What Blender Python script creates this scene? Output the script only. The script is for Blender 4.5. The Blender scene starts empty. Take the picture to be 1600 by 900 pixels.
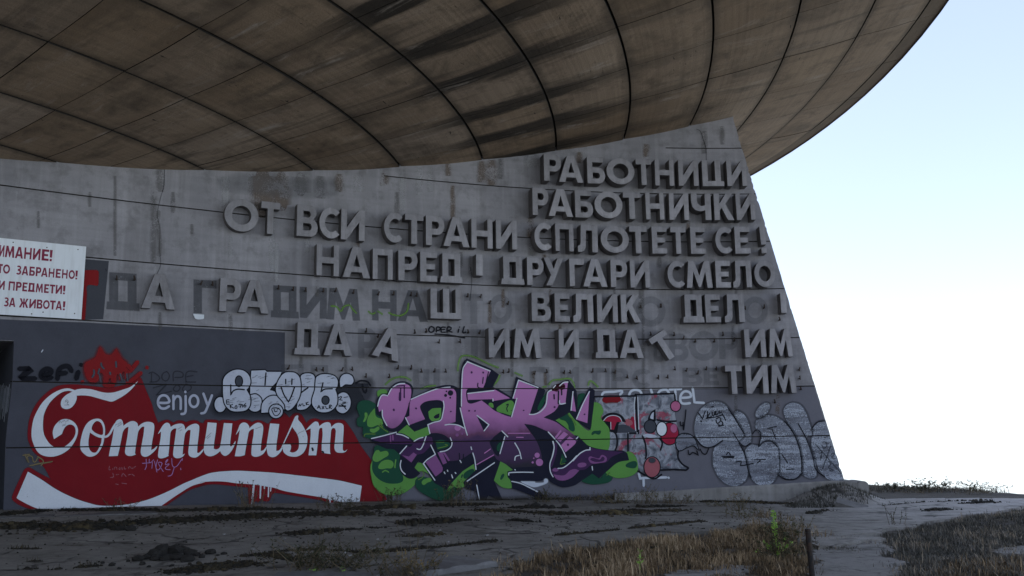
import bpy, bmesh, math, random
from mathutils import Vector, Matrix
from mathutils.geometry import tessellate_polygon
R = math.radians
random.seed(7)
sc = bpy.context.scene
C = sc.collection

# ------------------------------------------------------------------ camera
EYE = 1.6
PITCH, ROLL, FPX = 0.1725, -0.01645, 1400.0
cr, sr, cp, sp = math.cos(ROLL), math.sin(ROLL), math.cos(PITCH), math.sin(PITCH)
RIGHT = Vector((cr, -sr * sp, sr * cp)); UP = Vector((-sr, -cr * sp, cr * cp)); FWD = Vector((0, cp, sp))
cam_d = bpy.data.cameras.new('camera'); cam = bpy.data.objects.new('camera', cam_d); C.objects.link(cam)
cam.matrix_world = Matrix(((RIGHT.x, UP.x, -FWD.x, 0), (RIGHT.y, UP.y, -FWD.y, 0), (RIGHT.z, UP.z, -FWD.z, EYE), (0, 0, 0, 1)))
cam_d.sensor_width = 36; cam_d.lens = FPX / 1600 * 36; cam_d.clip_end = 3000; cam_d.clip_start = 0.1
sc.camera = cam

# ------------------------------------------------------------------ sky, sun, exposure
SUN_EL, SUN_DIR = 24.0, Vector((-0.93, 0.37, 0)).normalized()
w = bpy.data.worlds.new('World'); sc.world = w; w.use_nodes = True
nt = w.node_tree; nt.nodes.clear()
out = nt.nodes.new('ShaderNodeOutputWorld'); bg = nt.nodes.new('ShaderNodeBackground'); bg.inputs[1].default_value = 0.15
sky = nt.nodes.new('ShaderNodeTexSky'); sky.sky_type = 'NISHITA'; sky.sun_disc = False
sky.sun_elevation = R(SUN_EL); sky.sun_rotation = math.atan2(SUN_DIR.x, SUN_DIR.y); sky.altitude = 1400
sky.air_density = 1.0; sky.dust_density = 3.5; sky.ozone_density = 1.5
# haze-filled valleys all round the mountain top: below the horizon the sky goes on as pale as at the horizon
tc = nt.nodes.new('ShaderNodeTexCoord'); sx = nt.nodes.new('ShaderNodeSeparateXYZ'); mx = nt.nodes.new('ShaderNodeMath'); mx.operation = 'MAXIMUM'; mx.inputs[1].default_value = 0.05
cb = nt.nodes.new('ShaderNodeCombineXYZ')
L = nt.links.new
L(tc.outputs['Generated'], sx.inputs[0]); L(sx.outputs[2], mx.inputs[0]); L(sx.outputs[0], cb.inputs[0]); L(sx.outputs[1], cb.inputs[1]); L(mx.outputs[0], cb.inputs[2])
L(cb.outputs[0], sky.inputs['Vector']); hs = nt.nodes.new('ShaderNodeHueSaturation'); hs.inputs['Saturation'].default_value = .88   # thin veil of high haze
L(sky.outputs[0], hs.inputs['Color']); tn = nt.nodes.new('ShaderNodeMix'); tn.data_type = 'RGBA'; tn.blend_type = 'MULTIPLY'; tn.inputs[0].default_value = 1; tn.inputs[7].default_value = (1.07, .985, 1.0, 1)
L(hs.outputs[0], tn.inputs[6]); hz = nt.nodes.new('ShaderNodeMix'); hz.data_type = 'RGBA'; hz.inputs[0].default_value = .42; hz.inputs[7].default_value = (1.86, 2.16, 2.7, 1)   # even summer haze
L(tn.outputs[2], hz.inputs[6]); L(hz.outputs[2], bg.inputs[0]); L(bg.outputs[0], out.inputs[0])
sun_d = bpy.data.lights.new('sun', 'SUN'); sun_d.energy = 3.0; sun_d.angle = R(0.5); sun_d.color = (1, .93, .82)
sun = bpy.data.objects.new('sun', sun_d); C.objects.link(sun)
sd = Vector((SUN_DIR.x * math.cos(R(SUN_EL)), SUN_DIR.y * math.cos(R(SUN_EL)), math.sin(R(SUN_EL))))
sun.rotation_euler = sd.to_track_quat('Z', 'Y').to_euler(); sun.location = (-40, 30, 60)
vs = sc.view_settings; vs.view_transform = 'Standard'; vs.look = 'None'; vs.gamma = 1; vs.use_curve_mapping = False; vs.exposure = 1.5

# ------------------------------------------------------------------ helpers
def tag(o, label=None, cat=None, group=None, kind=None):
    if label: o['label'] = label
    if cat: o['category'] = cat
    if group: o['group'] = group
    if kind: o['kind'] = kind
    return o
def empty(name, loc=(0, 0, 0), rz=0):
    o = bpy.data.objects.new(name, None); o.location = loc; o.rotation_euler = (0, 0, rz); o.empty_display_size = .3
    C.objects.link(o); return o
def link(name, me, mats, parent=None):
    o = bpy.data.objects.new(name, me)
    for m in (mats if isinstance(mats, (list, tuple)) else [mats]): me.materials.append(m)
    C.objects.link(o)
    if parent: o.parent = parent
    return o
def mesh(name, v, f, mats, parent=None, mi=None, smooth=False):
    me = bpy.data.meshes.new(name); me.from_pydata(v, [], f)
    if mi: me.polygons.foreach_set('material_index', mi)
    if smooth: me.polygons.foreach_set('use_smooth', [True] * len(f))
    me.update(); return link(name, me, mats, parent)

class NT:
    def __init__(s, name):
        s.m = bpy.data.materials.new(name); s.m.use_nodes = True; s.t = s.m.node_tree; s.t.nodes.clear()
        s.out = s.n('ShaderNodeOutputMaterial'); s.p = s.n('ShaderNodeBsdfPrincipled'); s.l(s.p.outputs[0], s.out.inputs[0])
        s.p.inputs['Roughness'].default_value = .9; s.p.inputs['Specular IOR Level'].default_value = .25
    def n(s, t, **k):
        x = s.t.nodes.new(t)
        for a, b in k.items(): setattr(x, a, b)
        return x
    def l(s, a, b): s.t.links.new(a, b)
    def geo(s, scale=(1, 1, 1), uv=False):
        tc = s.n('ShaderNodeTexCoord'); mp = s.n('ShaderNodeMapping'); mp.inputs['Scale'].default_value = scale
        s.l(tc.outputs['UV' if uv else 'Object'], mp.inputs[0]); return mp.outputs[0]
    def noise(s, vec, scale, detail=5, rough=.6, dist=0):
        x = s.n('ShaderNodeTexNoise'); x.inputs['Scale'].default_value = scale; x.inputs['Detail'].default_value = detail
        x.inputs['Roughness'].default_value = rough; x.inputs['Distortion'].default_value = dist
        s.l(vec, x.inputs['Vector']); return x.outputs[0]
    def ramp(s, fac, stops, interp='LINEAR'):
        x = s.n('ShaderNodeValToRGB'); cr = x.color_ramp; cr.interpolation = interp
        while len(cr.elements) < len(stops): cr.elements.new(.5)
        for e, (p, c) in zip(cr.elements, stops):
            e.position = p; e.color = (c, c, c, 1) if isinstance(c, (int, float)) else (*c, 1)
        s.l(fac, x.inputs[0]); return x.outputs[0]
    def mix(s, fac, a, b, mode='MIX'):
        x = s.n('ShaderNodeMix', data_type='RGBA', blend_type=mode)
        for i, q in ((0, fac), (6, a), (7, b)):
            if hasattr(q, 'links'): s.l(q, x.inputs[i])
            elif i == 0: x.inputs[0].default_value = q
            else: x.inputs[i].default_value = (*q, 1) if not isinstance(q, (int, float)) else (q, q, q, 1)
        return x.outputs[2]
    def math(s, op, a, b=0, c=None):
        x = s.n('ShaderNodeMath', operation=op)
        for i, q in enumerate((a, b, c)):
            if q is None: continue
            if hasattr(q, 'links'): s.l(q, x.inputs[i])
            else: x.inputs[i].default_value = q
        return x.outputs[0]
    def color(s, c):
        if hasattr(c, 'links'): s.l(c, s.p.inputs['Base Color'])
        else: s.p.inputs['Base Color'].default_value = (*c, 1)
    def bump(s, h, strength=.3, dist=.02, normal=None):
        b = s.n('ShaderNodeBump'); b.inputs['Strength'].default_value = strength; b.inputs['Distance'].default_value = dist
        s.l(h, b.inputs['Height'])
        if normal: s.l(normal, b.inputs['Normal'])
        s.l(b.outputs[0], s.p.inputs['Normal']); return b.outputs[0]
    def alpha(s, fac):
        tr = s.n('ShaderNodeBsdfTransparent'); mxs = s.n('ShaderNodeMixShader')
        s.l(fac, mxs.inputs[0]); s.l(tr.outputs[0], mxs.inputs[1]); s.l(s.p.outputs[0], mxs.inputs[2]); s.l(mxs.outputs[0], s.out.inputs[0])
def lin(r, g, b): return tuple(((x / 255 + .055) / 1.055) ** 2.4 if x > 10 else x / 255 / 12.92 for x in (r, g, b))

def paint(name, col, wear=.1, scale=5.0, var=.25, solid=1.0, aniso=(1, 1, 1)):
    """sprayed or brushed paint: soft edge from the stored alpha, slightly uneven colour, small worn flecks"""
    s = NT(name); v = s.geo()
    n1 = s.noise(s.geo(aniso), scale, 6, .65); n2 = s.noise(v, 38, 4, .7)
    c = s.mix(s.math('MULTIPLY', n1, 1.0), tuple(x * (1 - var) for x in col), tuple(min(1, x * (1 + var)) for x in col))
    ru = s.noise(s.geo((3, 3, .35)), 1.3, 5, .65)          # rain runs and chalked patches
    c = s.mix(s.math('MULTIPLY', s.ramp(ru, [(.5, 0.), (.72, 1.)]), .28), c, tuple(.78 * x + .012 for x in col))
    c = s.mix(.22, c, s.ramp(n2, [(.3, .6), (.65, 1.)]), 'MULTIPLY')
    s.color(c)
    at = s.n('ShaderNodeAttribute', attribute_name='a')
    a = at.outputs['Fac']
    fl = s.ramp(s.math('ADD', s.math('MULTIPLY', n1, .5), s.math('MULTIPLY', n2, .5)), [(max(0, .30 + wear * .35 - .03), 0.0), (min(1, .33 + wear * .35), 1.0)])
    a = s.math('MULTIPLY', s.math('MULTIPLY', a, solid), fl) if wear > 0 else s.math('MULTIPLY', a, solid)
    g1 = s.noise(v, 3.2, 6, .65); g2 = s.noise(v, 45, 4, .6); s.bump(s.math('ADD', s.math('MULTIPLY', g1, .6), s.math('MULTIPLY', g2, .35)), .3, .02)
    s.p.inputs['Roughness'].default_value = .8; s.p.inputs['Specular IOR Level'].default_value = .08
    s.alpha(a); return s.m

def concrete(name, c1, c2, c3, streak=.5, boards=False, uv=False, bevel=0, bs=.35):
    s = NT(name); v = s.geo(uv=uv)
    big = s.noise(v, .55, 4, .55); mid = s.noise(v, 3.2, 6, .65); fine = s.noise(v, 45, 4, .6)
    st = s.noise(s.geo((3.2, 3.2, .22) if not uv else (3.5, .25, 1), uv=uv), 1.0, 5, .6)
    c = s.mix(s.ramp(big, [(.35, 0.), (.65, 1.)]), c1, c2)
    c = s.mix(s.math('MULTIPLY', s.ramp(st, [(.48, 0.), (.72, 1.)]), streak), c, c3)
    if not uv:
        st2 = s.noise(s.geo((5.5, 5.5, .3)), 1.0, 6, .65); c = s.mix(s.math('MULTIPLY', s.ramp(st2, [(.5, 0.), (.7, 1.)]), streak * .7), c, tuple(min(1, x * 1.3 + .03) for x in c2))
        bd = s.noise(s.geo((.5, .5, 7)), 1.0, 3, .5); c = s.mix(s.math('MULTIPLY', s.ramp(bd, [(.4, 0.), (.62, 1.)]), .22), c, tuple(x * .72 for x in c1))
    c = s.mix(s.math('MULTIPLY', s.ramp(mid, [(.3, 1.), (.5, 0.)]), .45), c, tuple(x * .6 for x in c3))
    c = s.mix(.25, c, s.ramp(fine, [(.3, .55), (.7, 1.0)]), 'MULTIPLY')
    if bevel:
        oi = s.n('ShaderNodeObjectInfo'); c = s.mix(1.0, c, s.ramp(oi.outputs['Random'], [(0, .78), (1, 1.0)]), 'MULTIPLY')
    s.color(c)
    h = s.math('ADD', s.math('MULTIPLY', mid, .6), s.math('MULTIPLY', fine, .35))
    nrm = None
    if bevel:
        b = s.n('ShaderNodeBevel', samples=4); b.inputs['Radius'].default_value = bevel; nrm = b.outputs[0]
    s.bump(h, bs, .02, nrm); return s.m
# ------------------------------------------------------------------ the wall as a surface: (x, z) -> point, measured from the photograph
WC = (23.1, 0.308112, -0.0214899, -0.00014415)
X0 = -11.2
def wy(x):
    if x < X0: return wy(X0) + wsl(X0) * (x - X0)
    return WC[0] + WC[1] * x + WC[2] * x * x + WC[3] * x ** 3
def wsl(x):
    if x < X0: x = X0
    return WC[1] + 2 * WC[2] * x + 3 * WC[3] * x * x
def wn(x):
    t = wsl(x); q = math.hypot(1, t); return Vector((t / q, -1 / q, 0))
def wt(x):
    t = wsl(x); q = math.hypot(1, t); return Vector((1 / q, t / q, 0))
def wp(x, z, off=0.0): return Vector((x, wy(x), z)) + wn(x) * off
def ray(px, py):
    return FWD + RIGHT * ((px - 800) / FPX) + UP * ((450 - py) / FPX)
def wall_at(px, py, off=0.0):
    """(x, z) on the wall surface, off metres in front of it, seen at a photograph position"""
    d = ray(px, py); x = d.x / d.y * 20
    k = d.x / d.y
    for _ in range(40):
        n = wn(x); Y = wy(x) + n.y * off; xx = k * Y - n.x * off; x = .5 * x + .5 * xx
    n = wn(x); Y = wy(x) + n.y * off
    return x, EYE + d.z / d.y * Y
STEP = .35
XG = [-34 + STEP * i for i in range(int(46 / STEP) + 1)]
def facet(x, z, off):
    i = min(max(int((x - XG[0] - 1e-7) / STEP), 0), len(XG) - 2); t = (x - XG[i]) / STEP
    a, b = XG[i], XG[i + 1]
    p = wp(a, 0, off).lerp(wp(b, 0, off), t); p.z = z; return p
# saucer profile
CX, CY, SR = -22.836, 23.975, 33.45
def prof(r):
    t = r / 45.0; return EYE + 1.5 * (3.2968 + 7.4983 * t * t - 2.3569 * t ** 4)
def wtop(x): return prof(math.hypot(x - CX, wy(x) - CY))
GW = .013   # half height of a board groove
GZ = [EYE + 1.5 * g for g in (3.60016, 2.71177, 1.81033, .93426, .05932, 4.5048)]
G7 = 8.09 + EYE
XG6, XG7 = wall_at(600, 275)[0], wall_at(1040, 230)[0]
GROOVES = [(z, -99) for z in GZ[:5]] + [(GZ[5], XG6), (G7, XG7)]
XE1, ZE1 = wall_at(1145, 183); XE0, ZE0 = wall_at(1320, 752)
def xend(z): return XE0 + (XE1 - XE0) * (z - ZE0) / (ZE1 - ZE0)

def clip(poly, ax, lim, keep_less):
    out = []
    for i in range(len(poly)):
        a, b = poly[i], poly[(i + 1) % len(poly)]
        ia = (a[ax] <= lim) == keep_less or a[ax] == lim; ib = (b[ax] <= lim) == keep_less or b[ax] == lim
        if ia: out.append(a)
        if ia != ib:
            t = (lim - a[ax]) / (b[ax] - a[ax]); out.append(tuple(p + (q - p) * t for p, q in zip(a, b)))
    return out
def slices(poly):
    lo = min(p[0] for p in poly); hi = max(p[0] for p in poly)
    i0 = int((lo - XG[0]) / STEP); i1 = int((hi - XG[0]) / STEP)
    for i in range(i0, i1 + 1):
        q = poly
        if lo < XG[i]: q = clip(q, 0, XG[i], False)
        if len(q) > 2 and hi > XG[i] + STEP: q = clip(q, 0, XG[i] + STEP, True)
        if len(q) > 2: yield q
def degroove(poly):
    polys = [poly]
    for z, xs in GROOVES:
        nxt = []
        for q in polys:
            lo = min(p[1] for p in q); hi = max(p[1] for p in q)
            if hi <= z - GW or lo >= z + GW or max(p[0] for p in q) <= xs: nxt.append(q); continue
            if min(p[0] for p in q) < xs:
                nxt.append(clip(q, 0, xs, True)); q = clip(q, 0, xs, False)
                if len(q) < 3: continue
            if lo < z - GW: nxt.append(clip(q, 1, z - GW, True))
            if hi > z + GW: nxt.append(clip(q, 1, z + GW, False))
        polys = [q for q in nxt if len(q) > 2]
    return polys
class Sheet:
    """thin layers lying on the wall, cut at the board grooves"""
    def __init__(s): s.v = []; s.f = []; s.a = []; s.mi = []; s.mats = []; s.key = {}
    def add(s, tris, off, mat, groove=True):
        if mat not in s.mats: s.mats.append(mat)
        m = s.mats.index(mat); s.key = {}
        for t in tris:
            for q in (degroove(t) if groove else [t]):
                for r in slices(q):
                    idx = []
                    for p in r:
                        k = (round(p[0], 5), round(p[1], 5))
                        if k not in s.key:
                            s.key[k] = len(s.v); s.v.append(facet(p[0], p[1], off)); s.a.append(p[2] if len(p) > 2 else 1.0)
                        if s.key[k] not in idx: idx.append(s.key[k])
                    if len(idx) > 2: s.f.append(idx); s.mi.append(m)
    def obj(s, name, parent, label=None):
        if not s.f: return None
        o = mesh(name, s.v, s.f, s.mats, parent, s.mi)
        at = o.data.attributes.new('a', 'FLOAT', 'POINT'); at.data.foreach_set('value', s.a)
        if label: o['label'] = label
        return o

# ------------------------------------------------------------------ materials of the monument
M = {}
M['wall'] = concrete('wall_concrete', (.222, .212, .226), (.315, .30, .316), (.185, .172, .172), .45)
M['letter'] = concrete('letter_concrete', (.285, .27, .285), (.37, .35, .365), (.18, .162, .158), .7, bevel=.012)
M['letter_side'] = concrete('letter_side_shade', (.145, .133, .135), (.21, .195, .195), (.09, .08, .076), .5, bevel=.012)  # darker copy for the letter sides: their shade is put into the colour
M['plinth'] = concrete('plinth_concrete', (.24, .225, .21), (.3, .285, .27), (.16, .145, .13), .5)
def saucer_mat():
    s = NT('saucer_concrete'); v = s.geo(uv=True)
    tone = s.n('ShaderNodeAttribute', attribute_name='tone').outputs['Fac']
    sp_ = s.n('ShaderNodeSeparateXYZ'); s.l(v, sp_.inputs[0]); U, V = sp_.outputs[0], sp_.outputs[1]
    big = s.noise(v, .22, 4, .6); mid = s.noise(v, 1.6, 7, .7); fine = s.noise(v, 26, 4, .65); blot = s.noise(v, .7, 6, .68, .5)
    plank = s.noise(s.geo((.12, 11, 1), uv=True), 1, 3, .5)         # boards of the formwork, along the rings
    rad = s.noise(s.geo((1.6, .22, 1), uv=True), 1, 7, .66, .5)     # water stains, running outwards
    rad2 = s.noise(s.geo((2.0, .45, 3), uv=True), 1.2, 7, .68, .9)
    c = s.mix(s.ramp(big, [(.36, 0.), (.64, 1.)]), (.25, .171, .11), (.395, .289, .20))
    c = s.mix(s.math('MULTIPLY', tone, .55), c, (.43, .345, .28))
    c = s.mix(s.math('MULTIPLY', s.ramp(plank, [(.40, 0.), (.62, 1.)]), .22), c, (.16, .115, .085))
    # grime that gathers along the radial joints, worst in the bands over the letters
    q = s.math('FRACT', s.math('ADD', s.math('DIVIDE', U, 2.042), .5 + 33.5 / 4.5)); d = s.math('ABSOLUTE', s.math('SUBTRACT', q, .5))
    near = s.ramp(s.math('ADD', d, s.math('MULTIPLY', s.math('SUBTRACT', rad, .5), .9)), [(.11, 1.), (.25, 0.)])
    v1 = s.ramp(s.math('DIVIDE', V, 40.), [(.45, .12), (.53, .3), (.555, 1.), (.605, 1.), (.65, .5), (.72, .15)])
    v2 = s.ramp(s.noise(v, .16, 2), [(.36, .1), (.55, 1.)])
    c = s.mix(s.math('MULTIPLY', s.math('MULTIPLY', near, v1), .93), c, (.026, .022, .019))
    dk = s.math('MULTIPLY', s.ramp(rad, [(.54, 0.), (.66, 1.)]), v2)
    c = s.mix(s.math('MULTIPLY', dk, .6), c, (.075, .06, .048))
    lt = s.math('MULTIPLY', s.ramp(rad2, [(.55, 0.), (.70, 1.)]), s.ramp(blot, [(.45, 0.), (.6, 1.)]))
    c = s.mix(s.math('MULTIPLY', lt, .8), c, (.47, .40, .345))
    c = s.mix(s.math('MULTIPLY', s.ramp(blot, [(.30, 1.), (.49, 0.)]), .75), c, (.09, .067, .05))
    c = s.mix(s.math('MULTIPLY', s.ramp(mid, [(.3, 1.), (.46, 0.)]), .55), c, (.085, .066, .052))
    se = s.n('ShaderNodeAttribute', attribute_name='ring_dirt').outputs['Fac']; se = s.ramp(s.math('ADD', se, s.math('MULTIPLY', s.math('SUBTRACT', mid, .5), 1.2)), [(.55, 0.), (1., 1.)])
    c = s.mix(s.math('MULTIPLY', se, .6), c, (.07, .055, .043))
    dash = s.noise(s.geo((3.2, 16, 1), uv=True), 1, 2, .5)          # rows of small form marks
    dm = s.math('MULTIPLY', s.ramp(dash, [(.66, 0.), (.70, 1.)]), s.ramp(s.noise(s.geo((.5, .9, 2), uv=True), 1, 3), [(.56, 0.), (.62, 1.)]))
    c = s.mix(s.math('MULTIPLY', dm, .85), c, (.02, .018, .016))
    # the outer bands turn greyer towards the rim
    c = s.mix(s.math('MULTIPLY', s.ramp(s.math('DIVIDE', V, 40.), [(.66, 0.), (.82, 1.)]), .2), c, (.29, .26, .235))
    c = s.mix(.4, c, s.ramp(fine, [(.3, .5), (.7, 1.0)]), 'MULTIPLY')
    s.color(c)
    h = s.math('ADD', s.math('MULTIPLY', plank, .5), s.math('ADD', s.math('MULTIPLY', mid, .5), s.math('MULTIPLY', fine, .35)))
    s.bump(h, .5, .025); return s.m
M['saucer'] = saucer_mat()
s = NT('joint_dark'); s.color((.018, .015, .013)); M['joint'] = s.m
s = NT('dark_inside'); s.color((.02, .02, .022)); M['dark'] = s.m

monument = tag(empty('monument', (0, 24, 0)), 'huge weathered concrete saucer monument on a concave wall covered in raised letters and graffiti', 'monument')
monument.location = (0, 0, 0)

# ---- wall
def build_wall():
    v, f, mi = [], [], []
    def quad(*p):
        i = len(v); v.extend(p); f.append(list(range(i, i + len(p)))); mi.append(0)
    Zb = -1.2
    dpx = [(22, 533), (20, 590), (9, 690), (5, 812)]
    door = [wall_at(*p) for p in dpx]; DT = door[0][1]; door.append((door[-1][0] - .05, Zb))
    DL = door[0][0] - 3.2
    zg = sorted([ZE0 - 2] + [z for z, _ in GROOVES])
    def strip(xa, xb_f, z0, z1f, off=0.0):   # columns of quads between two x limits
        pass
    pieces = []
    # main face right of the doorway, plus the face above and left of it
    top = [XG[i] for i in range(len(XG)) if XG[i] > -33.9 and XG[i] < XE1 - .15]   # top edge
    def topline(xs): return [(x, wtop(x) + .12) for x in xs]
    # split the face into x ranges to keep polygons simple
    # range A: x from DL to door edge, above the doorway;  range B: right part;  range C: left part
    lowB = [(p[0], p[1]) for p in reversed(door)]
    xb = door[0][0]
    B = lowB + topline([xb] + [x for x in top if x > xb + .02] + [XE1]) [0:]
    erd = random.Random(12); edge = []
    for i in range(1, 150):
        z = wtop(XE1) - .1 + (ZE0 - wtop(XE1)) * i / 150
        if min(abs(z - g_[0]) for g_ in GROOVES) < .05: continue
        edge.append((xend(z) - abs(erd.gauss(0, .006)) - (erd.uniform(.01, .035) if erd.random() < .12 else 0), z))
    B += edge + [(xend(ZE0), ZE0)] + [(xend(ZE0) + .25, Zb)]
    A = [(DL, DT), (xb, DT)] + list(reversed(topline([DL] + [x for x in top if DL + .02 < x < xb - .02] + [xb])))
    Cc = [(-33.8, Zb), (DL, Zb), (DL, DT)] + list(reversed(topline([-33.8] + [x for x in top if x < DL - .02] + [DL])))
    def tess(poly):
        tr = tessellate_polygon([[Vector((p[0], p[1], 0)) for p in poly]])
        return [tuple(poly[i] for i in t) for t in tr]
    sh = Sheet()
    for poly in (A, B, Cc): sh.add(tess(poly), 0.0, M['wall'])
    v.extend(sh.v); f.extend(sh.f); mi.extend([0] * len(sh.f))
    # groove recesses
    for z, xs in GROOVES:
        if z < DT: rngs = [(max(xs, xb if z > door[1][1] else door[2][0]), xend(z)), (-33.8, DL)]
        else: rngs = [(max(xs, -33.8), xend(z))]
        for a, b in rngs:
            if b <= a: continue
            # where the saucer is lower than the groove, stop
            pts = [a] + [x for x in XG if a + .01 < x < b - .01] + [b]
            for p, q in zip(pts, pts[1:]):
                if wtop(p) + .1 < z - GW: continue
                for zz in (z - GW, z + GW):
                    quad(facet(p, zz, 0), facet(q, zz, 0), facet(q, zz, -.035), facet(p, zz, -.035)); mi[-1] = 1
                quad(facet(p, z - GW, -.035), facet(q, z - GW, -.035), facet(q, z + GW, -.035), facet(p, z + GW, -.035)); mi[-1] = 1
    # right end face, door jambs and head, back
    def deep(a, b, d):
        quad(facet(a[0], a[1], 0), facet(b[0], b[1], 0), facet(b[0], b[1], -d), facet(a[0], a[1], -d))
    deep((xend(ZE0) + .25, Zb), (xend(ZE0), ZE0), 5); 
    ee = [(XE1, wtop(XE1) + .12)] + edge + [(xend(ZE0), ZE0)]
    for p, q in zip(ee, ee[1:]): deep(q, p, 5)
    for p, q in zip(door, door[1:]): deep(p, q, 3.0)
    deep((DL, Zb), (DL, DT), 3.0)
    pts = [DL] + [x for x in XG if DL + .01 < x < xb - .01] + [xb]
    for p, q in zip(pts, pts[1:]): deep((p, DT), (q, DT), 3.0)
    pts = [-33.8] + [x for x in XG if -33.7 < x < XE1 - .1] + [XE1]
    for p, q in zip(pts, pts[1:]):
        quad(facet(p, Zb, -5), facet(q, Zb, -5), facet(q, wtop(q) + .12, -5), facet(p, wtop(p) + .12, -5))
    mesh('wall', v, f, [M['wall'], M['joint']], monument, mi)
    # dark panel set back in the doorway
    v2 = []; f2 = []
    pts = [DL - 1.2] + [x for x in XG if DL - 1.1 < x < xb + .9] + [xb + 1.2]
    for p, q in zip(pts, pts[1:]):
        i = len(v2); v2.extend([facet(p, Zb, -2.9), facet(q, Zb, -2.9), facet(q, DT + .1, -2.9), facet(p, DT + .1, -2.9)]); f2.append([i, i + 1, i + 2, i + 3])
    s = NT('doorway_panel'); s.color((.035, .037, .043)); mesh('doorway_panel', v2, f2, s.m, monument)
    # dark paint on the right jamb
    v3, f3 = [], []
    for p, q in zip(door, door[1:]):
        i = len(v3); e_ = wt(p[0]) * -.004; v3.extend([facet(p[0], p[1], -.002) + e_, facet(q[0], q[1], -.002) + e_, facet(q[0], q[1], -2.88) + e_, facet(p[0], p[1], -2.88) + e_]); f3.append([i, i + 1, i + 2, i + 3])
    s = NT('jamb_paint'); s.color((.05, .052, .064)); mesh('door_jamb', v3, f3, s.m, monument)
    return DL, DT, xb, door
DOOR = build_wall()

# ---- saucer
def build_saucer():
    NS = 80
    A0 = R(-33.5) - 40 * 2 * math.pi / NS
    rings = [3.0, 5.2, 7.2, 9.1, 10.9, 12.6, 14.4, 16.3, 18.24, 20.12, 22.14, 24.1, 26.0, 27.9, 29.74, 31.5, 32.95]
    v, f, mi, uv, tn = [], [], [], [], []
    cur = [0.0]; seam = []
    def pt(a, r, z): return (CX + r * math.cos(a), CY + r * math.sin(a), z)
    rnd = random.Random(3)
    def add(ps, us, m=0):
        i = len(v)
        if len(seam) < i + len(ps): seam.extend([0.0] * len(ps))
        v.extend(ps); f.append(list(range(i, i + len(ps)))); mi.append(m); uv.extend(us); tn.append(cur[0])
    edges = rings + [SR]
    for k in range(len(edges) - 1):
        gw = .016 if edges[k] < 19 else .024; gw2 = .016 if edges[k + 1] < 19 else .024; r0, r1 = edges[k] + gw, edges[k + 1] - gw2
        if k == len(edges) - 2: r1 = SR
        NR = 5 if r1 - r0 > 1 else 1
        for j in range(NS):
            a0 = A0 + j * 2 * math.pi / NS; a1 = a0 + 2 * math.pi / NS
            g = .008 / max(r0, 4); a0 += g; a1 -= g
            dz = rnd.uniform(-.006, .006)
            nA = 4 if r0 > 12 else 2
            cur[0] = max(0, rnd.gauss(.25, .3))
            def P(ia, ir):
                a = a0 + (a1 - a0) * ia / nA; r = r0 + (r1 - r0) * ir / NR
                t = ir / NR
                z = prof(r) + dz - .012 * t - .02 * math.sin(math.pi * t)
                return pt(a, r, z), (a * 26, r), 1.0 if ir in (0, NR) else 0.0
            for ia in range(nA):
                for ir in range(NR):
                    q = [P(ia, ir), P(ia, ir + 1), P(ia + 1, ir + 1), P(ia + 1, ir)]
                    seam.extend([x[2] for x in q]); add([x[0] for x in q], [x[1] for x in q])
            # sides of the slab, up into the joint
            def up(p, h=.11): return (p[0], p[1], p[2] + h)
            for ia in range(nA):
                for ir in (0, NR):
                    p, q = P(ia, ir), P(ia + 1, ir); add([p[0], q[0], up(q[0]), up(p[0])], [p[1], q[1], q[1], p[1]], 1)
            for ir in range(NR):
                for ia in (0, nA):
                    p, q = P(ia, ir), P(ia, ir + 1); add([p[0], q[0], up(q[0]), up(p[0])], [p[1], q[1], q[1], p[1]], 1)
    # backing shell closing the joints
    n = 160
    rr = [1.0] + rings + [SR - .12]
    for k in range(len(rr) - 1):
        for j in range(n):
            a0, a1 = 2 * math.pi * j / n, 2 * math.pi * (j + 1) / n
            add([pt(a0, rr[k], prof(rr[k]) + .1), pt(a0, rr[k + 1], prof(rr[k + 1]) + .1), pt(a1, rr[k + 1], prof(rr[k + 1]) + .1), pt(a1, rr[k], prof(rr[k]) + .1)], [(0, 0)] * 4, 1)
    # rim and top side
    zr = prof(SR)
    topp = [(SR, zr - .05), (SR + .02, zr + .05), (SR - .15, zr + .7), (SR - 2, zr + 1.7), (SR - 7, zr + 3.0), (SR - 14, zr + 3.8), (8, zr + 4.2), (.5, zr + 4.4)]
    for (ra, za), (rb, zb) in zip(topp, topp[1:]):
        for j in range(n):
            a0, a1 = 2 * math.pi * j / n, 2 * math.pi * (j + 1) / n
            add([pt(a0, ra, za), pt(a0, rb, zb), pt(a1, rb, zb), pt(a1, ra, za)], [(a0 * 26, ra), (a0 * 26, rb), (a1 * 26, rb), (a1 * 26, ra)])
    o = mesh('saucer', v, f, [M['saucer'], M['joint']], monument, mi)
    at = o.data.attributes.new('ring_dirt', 'FLOAT', 'POINT'); at.data.foreach_set('value', seam)
    at = o.data.attributes.new('tone', 'FLOAT', 'FACE'); at.data.foreach_set('value', tn)
    ul = o.data.uv_layers.new(name='UVMap')
    ul.data.foreach_set('uv', [c for u in uv for c in u])
build_saucer()
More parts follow.
